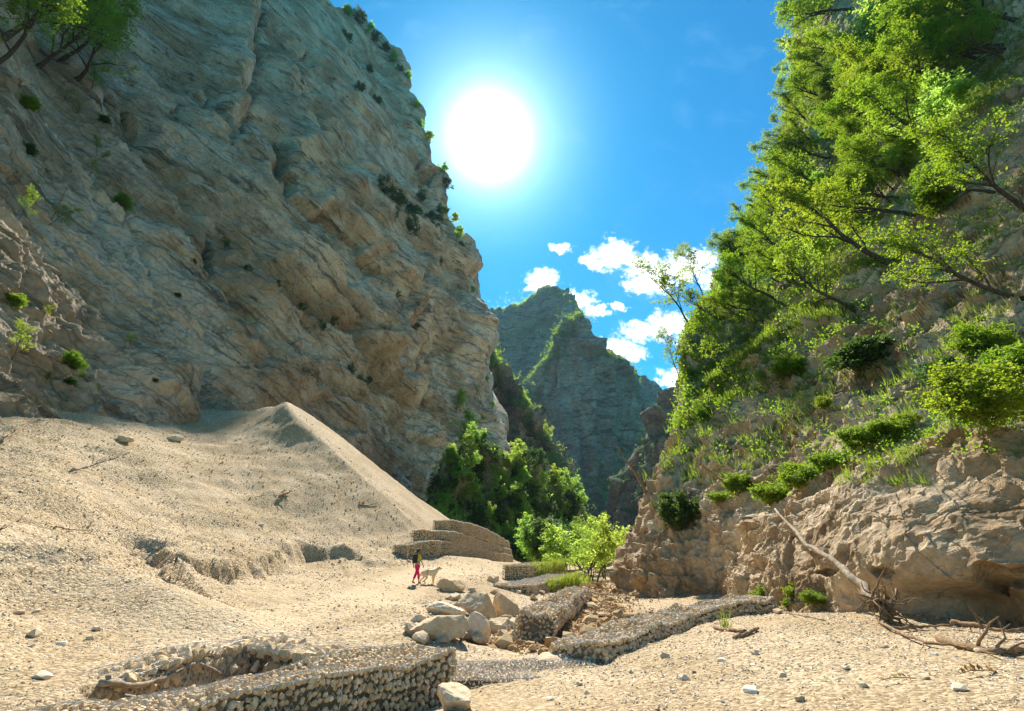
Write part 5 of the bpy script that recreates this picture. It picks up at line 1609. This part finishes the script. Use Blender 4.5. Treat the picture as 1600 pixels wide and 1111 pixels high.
def person(loc, heading, label, top_c, leg_c, pack_c, hat_c, hair_c, stride=.22, group=None, hgt=1.0):
    root = link('person', None, loc=loc, rot=(0, 0, heading), label=label, cat='person', group=group, scale=hgt)
    # facing +Y. left foot forward, right foot behind
    V = [(0, 0, .94), (0, .01, 1.12), (0, .02, 1.30), (0, .0, 1.43), (0, .01, 1.50), (0, .03, 1.60), (0, .03, 1.68)]
    E = [(0, 1), (1, 2), (2, 3), (3, 4), (4, 5), (5, 6)]; R = [(.13, .10), (.115, .09), (.145, .10), (.09, .07), (.048, .05), (.078, .092), (.06, .07)]
    legs = {}
    for s, fy, lift in ((-1, stride, 0), (1, -stride, .06)):
        i = len(V)
        knee = (s * .095, fy * .62 + .03, .50); ank = (s * .10, fy - (.05 if lift else 0), .09 + lift)
        V += [(s * .09, 0, .88), knee, ank, (s * .11, ank[1] + .13, .035 + lift * .2)]
        R += [.085, .055, .038, (.036, .026)]
        E += [(0, i), (i, i + 1), (i + 1, i + 2), (i + 2, i + 3)]; legs[s] = i
    arms = {}
    for s, sw in ((-1, -.12), (1, .14)):
        i = len(V)
        V += [(s * .17, 0, 1.40), (s * .225, sw * .5 - .03, 1.14), (s * .235, sw + .06, .90)]
        R += [.048, .036, .026]; E += [(3, i), (i, i + 1), (i + 1, i + 2)]; arms[s] = i
        hand(V, E, R, i + 2, (s * .02, .15, -.98), s, 0)
    skin_obj('body', V, E, R, SKINM, root, 0)
    # face: nose and ears
    b = bmesh.new()
    for c, sc in (((0, .125, 1.615), (.012, .02, .022)), ((-.078, .03, 1.615), (.012, .02, .03)), ((.078, .03, 1.615), (.012, .02, .03))):
        bmesh.ops.create_icosphere(b, subdivisions=2, radius=1, matrix=Matrix.Translation(c) @ Matrix.Diagonal((*sc, 1)))
    me = bpy.data.meshes.new('ears_and_nose'); b.to_mesh(me); b.free(); me.materials.append(SKINM); link('ears_and_nose', me, parent=root)
    b = bmesh.new()
    for c, sc in (((-.03, .112, 1.64), (.012, .008, .008)), ((.03, .112, 1.64), (.012, .008, .008)), ((0, .112, 1.57), (.026, .008, .007))):
        bmesh.ops.create_icosphere(b, subdivisions=2, radius=1, matrix=Matrix.Translation(c) @ Matrix.Diagonal((*sc, 1)))
    me = bpy.data.meshes.new('eyes_and_mouth'); b.to_mesh(me); b.free(); me.materials.append(flat_mat('eyes', (.08, .03, .03))); link('eyes_and_mouth', me, parent=root)
    # trousers
    tv, te, tr = [(0, 0, 1.0), (0, 0, .90)], [(0, 1)], [(.14, .108), (.142, .118)]
    for s in (-1, 1):
        i = legs[s]; k = len(tv); a = np.array(V[i + 1]); c = np.array(V[i + 2])
        tv += [(s * .085, 0, .82), tuple(a), tuple(a * .2 + c * .8 + np.array([0, 0, .03]))]; tr += [.10, .074, .062]; te += [(1, k), (k, k + 1), (k + 1, k + 2)]
    skin_obj('trousers', tv, te, tr, flat_mat('trouser cloth', leg_c), root, 0)
    # shirt with short sleeves
    sv = [(0, 0, .96), (0, .01, 1.12), (0, .02, 1.30), (0, .005, 1.41)]; se = [(0, 1), (1, 2), (2, 3)]; sr = [(.145, .11), (.13, .105), (.16, .115), (.11, .085)]
    for s in (-1, 1):
        i = arms[s]; a = np.array(V[i]); c = np.array(V[i + 1]); k = len(sv); sv += [tuple(a), tuple(a * .35 + c * .65)]; sr += [.062, .055]; se += [(3, k), (k, k + 1)]
    skin_obj('shirt', sv, se, sr, flat_mat('shirt cloth', top_c), root, 0)
    # backpack
    b = bmesh.new(); bmesh.ops.create_cube(b, size=1, matrix=Matrix.Translation((0, -.20, 1.22)) @ Matrix.Diagonal((.27, .16, .42, 1)))
    bmesh.ops.create_cube(b, size=1, matrix=Matrix.Translation((0, -.30, 1.16)) @ Matrix.Diagonal((.2, .06, .22, 1)))
    bmesh.ops.bevel(b, geom=b.edges[:], offset=.035, segments=3, affect='EDGES')
    me = bpy.data.meshes.new('backpack'); b.to_mesh(me); b.free(); me.materials.append(flat_mat('pack cloth', pack_c)); link('backpack', me, parent=root)
    ps = []
    for s in (-1, 1):
        ps.append((np.array([(s * .09, -.13, 1.40), (s * .1, -.02, 1.475), (s * .105, .1, 1.42), (s * .11, .135, 1.28), (s * .14, .05, 1.10), (s * .12, -.12, 1.06)]), .016))
    Vv, Ff = tubes(ps, 6); link('shoulder_strap', mesh_np('shoulder_strap', Vv, Ff, flat_mat('strap cloth', pack_c), True), parent=root)
    # hair and cap
    b = bmesh.new(); bmesh.ops.create_icosphere(b, subdivisions=3, radius=1, matrix=Matrix.Translation((0, .012, 1.635)) @ Matrix.Diagonal((.093, .105, .10, 1)))
    bmesh.ops.create_icosphere(b, subdivisions=2, radius=1, matrix=Matrix.Translation((0, -.07, 1.56)) @ Matrix.Diagonal((.05, .05, .09, 1)))
    bmesh.ops.delete(b, geom=[f for f in b.faces if f.calc_center_median().y > .075 and f.calc_center_median().z < 1.67], context='FACES')
    me = bpy.data.meshes.new('hair'); b.to_mesh(me); b.free(); me.materials.append(flat_mat('hair', hair_c)); link('hair', me, parent=root)
    if hat_c:
        b = bmesh.new(); bmesh.ops.create_icosphere(b, subdivisions=3, radius=1, matrix=Matrix.Translation((0, .02, 1.66)) @ Matrix.Diagonal((.105, .118, .085, 1)))
        bmesh.ops.delete(b, geom=[f for f in b.faces if f.calc_center_median().z < 1.655], context='FACES')
        g = bmesh.ops.create_circle(b, cap_ends=True, segments=20, radius=1, matrix=Matrix.Translation((0, .14, 1.665)) @ Matrix.Diagonal((.08, .09, 1, 1)))
        me = bpy.data.meshes.new('cap'); b.to_mesh(me); b.free(); me.materials.append(flat_mat('cap cloth', hat_c)); c = link('cap', me, parent=root); sm = c.modifiers.new('thick', 'SOLIDIFY'); sm.thickness = .008
    # shoes
    for s in (-1, 1):
        i = legs[s]; a = np.array(V[i + 2]); t = np.array(V[i + 3])
        skin_obj('shoe', [tuple(a + np.array([0, -.03, -.045])), tuple(a + np.array([0, .03, .0])), tuple((a + t) / 2 + np.array([0, 0, -.01])), tuple(t + np.array([0, .01, 0]))], [(0, 1), (1, 2), (2, 3)], [.04, .05, (.048, .04), (.042, .028)], flat_mat('boot leather', (.10, .075, .055)), root, 1, 1)
    return root


px_, py_ = plan(650, 913, lambda a, b: ground_h(a, b)[0]); 
hx, hy = px_, py_
person((hx, hy, gz(hx, hy)), rad(-38), 'hiker from behind in magenta trousers and yellow top with dark backpack beside the dog', (.62, .46, .03), (.70, .015, .12), (.03, .035, .035), (.07, .08, .05), (.04, .025, .015), .27)
dx_, dy_ = plan(670, 913, lambda a, b: ground_h(a, b)[0])


def dog(loc, heading):
    root = link('dog', None, loc=loc, rot=(0, 0, heading), label='large cream-coloured dog standing on the path beside the hiker in magenta trousers', cat='dog', scale=1.05)
    fur = flat_mat('cream fur', (.74, .58, .38))
    # faces +Y: trunk from rump to chest, neck and head
    V = [(0, -.30, .55), (0, -.05, .54), (0, .22, .52), (0, .34, .58), (0, .46, .68), (0, .56, .74), (0, .67, .71), (0, .74, .69)]
    E = [(i, i + 1) for i in range(7)]; R = [(.125, .135), (.135, .145), (.145, .175), (.12, .145), (.09, .105), (.092, .098), (.052, .052), (.034, .034)]
    n = len(V); V += [(0, -.42, .56), (0, -.52, .46), (0, -.56, .34)]; R += [.05, .038, .026]; E += [(0, n), (n, n + 1), (n + 1, n + 2)]
    for s, fy in ((-1, .04), (1, -.05)):
        n = len(V); V += [(s * .10, .26 , .40), (s * .105, .24 + fy * .5, .22), (s * .105, .25 + fy, .06), (s * .105, .30 + fy, .025)]; R += [.062, .036, .03, (.034, .024)]; E += [(2, n), (n, n + 1), (n + 1, n + 2), (n + 2, n + 3)]
    for s, fy in ((-1, -.07), (1, .06)):
        n = len(V); V += [(s * .10, -.28, .42), (s * .11, -.20 + fy * .4, .31), (s * .11, -.38 + fy, .19), (s * .11, -.36 + fy, .06), (s * .11, -.31 + fy, .025)]; R += [.085, .058, .032, .028, (.034, .024)]
        E += [(0, n), (n, n + 1), (n + 1, n + 2), (n + 2, n + 3), (n + 3, n + 4)]
    o = skin_obj('body', V, E, R, fur, root, 1)
    for s in (-1, 1):
        skin_obj('ear', [(s * .06, .53, .80), (s * .10, .53, .755), (s * .105, .545, .69)], [(0, 1), (1, 2)], [(.02, .03), (.016, .04), (.01, .022)], flat_mat('ear fur', (.42, .28, .16)), root, 0, 1)
    b = bmesh.new()
    for c, sc in (((0, .765, .70), (.018, .014, .014)), ((-.04, .615, .765), (.012, .01, .012)), ((.04, .615, .765), (.012, .01, .012))):
        bmesh.ops.create_icosphere(b, subdivisions=2, radius=1, matrix=Matrix.Translation(c) @ Matrix.Diagonal((*sc, 1)))
    me = bpy.data.meshes.new('nose_and_eyes'); b.to_mesh(me); b.free(); me.materials.append(flat_mat('dog nose', (.02, .015, .015))); link('nose_and_eyes', me, parent=root)
    Vv, Ff = tubes([(np.array([(.085 * math.cos(a), .44 + .02 * math.sin(a), .66 + .09 * math.sin(a)) for a in np.linspace(0, 6.283, 13)]), .012)], 5, False)
    link('collar', mesh_np('collar', Vv, Ff, flat_mat('collar', (.35, .06, .03))), parent=root)
    return root


dog((dx_, dy_, gz(dx_, dy_)), rad(-50))
for i, (px, Y, tc, lc, hc, lab) in enumerate([(798, 84, (.42, .06, .04), (.05, .04, .05), (.3, .05, .05), 'leftmost distant hiker in a dark red top beyond the crest of the path'),
                                       (803, 86, (.30, .05, .06), (.05, .04, .05), None, 'distant hiker in a maroon top close beside the leftmost one'),
                                       (815, 88, (.70, .32, .02), (.05, .05, .06), (.3, .05, .02), 'middle distant hiker in an orange-yellow top beyond the path crest'),
                                       (826, 90, (.62, .62, .66), (.04, .04, .05), None, 'rightmost distant hiker in a whitish top beyond the path crest')]):
    d = ray(px, 870); x = d[0] / d[1] * Y
    person((x, Y, gz(x, Y)), rad(random.uniform(-30, 30) + 180 * (i % 2)), lab, tc, lc, (.05, .05, .06), hc, (.04, .025, .015), .12, 'distant hikers')

# ------------------------------------------------------------------ the air
hm, hn, hout = new_mat('thin haze')
vol = hn.n('ShaderNodeVolumePrincipled')
vol.inputs['Density'].default_value = 0.00006
vol.inputs['Color'].default_value = (0.52, 0.74, 1.0, 1)
vol.inputs['Anisotropy'].default_value = 0.2
hn.link(vol.outputs[0], hout.inputs['Volume'])
hbm = bmesh.new(); bmesh.ops.create_cube(hbm, size=1)
for v in hbm.verts:
    v.co = Vector((v.co.x * 1700, 500 + v.co.y * 1700, 0)) + Vector((0, 0, 760 if v.co.z > 0 else -60))
hme = bpy.data.meshes.new('haze'); hbm.to_mesh(hme); hme.materials.append(hm)
link('haze', hme, kind='stuff')
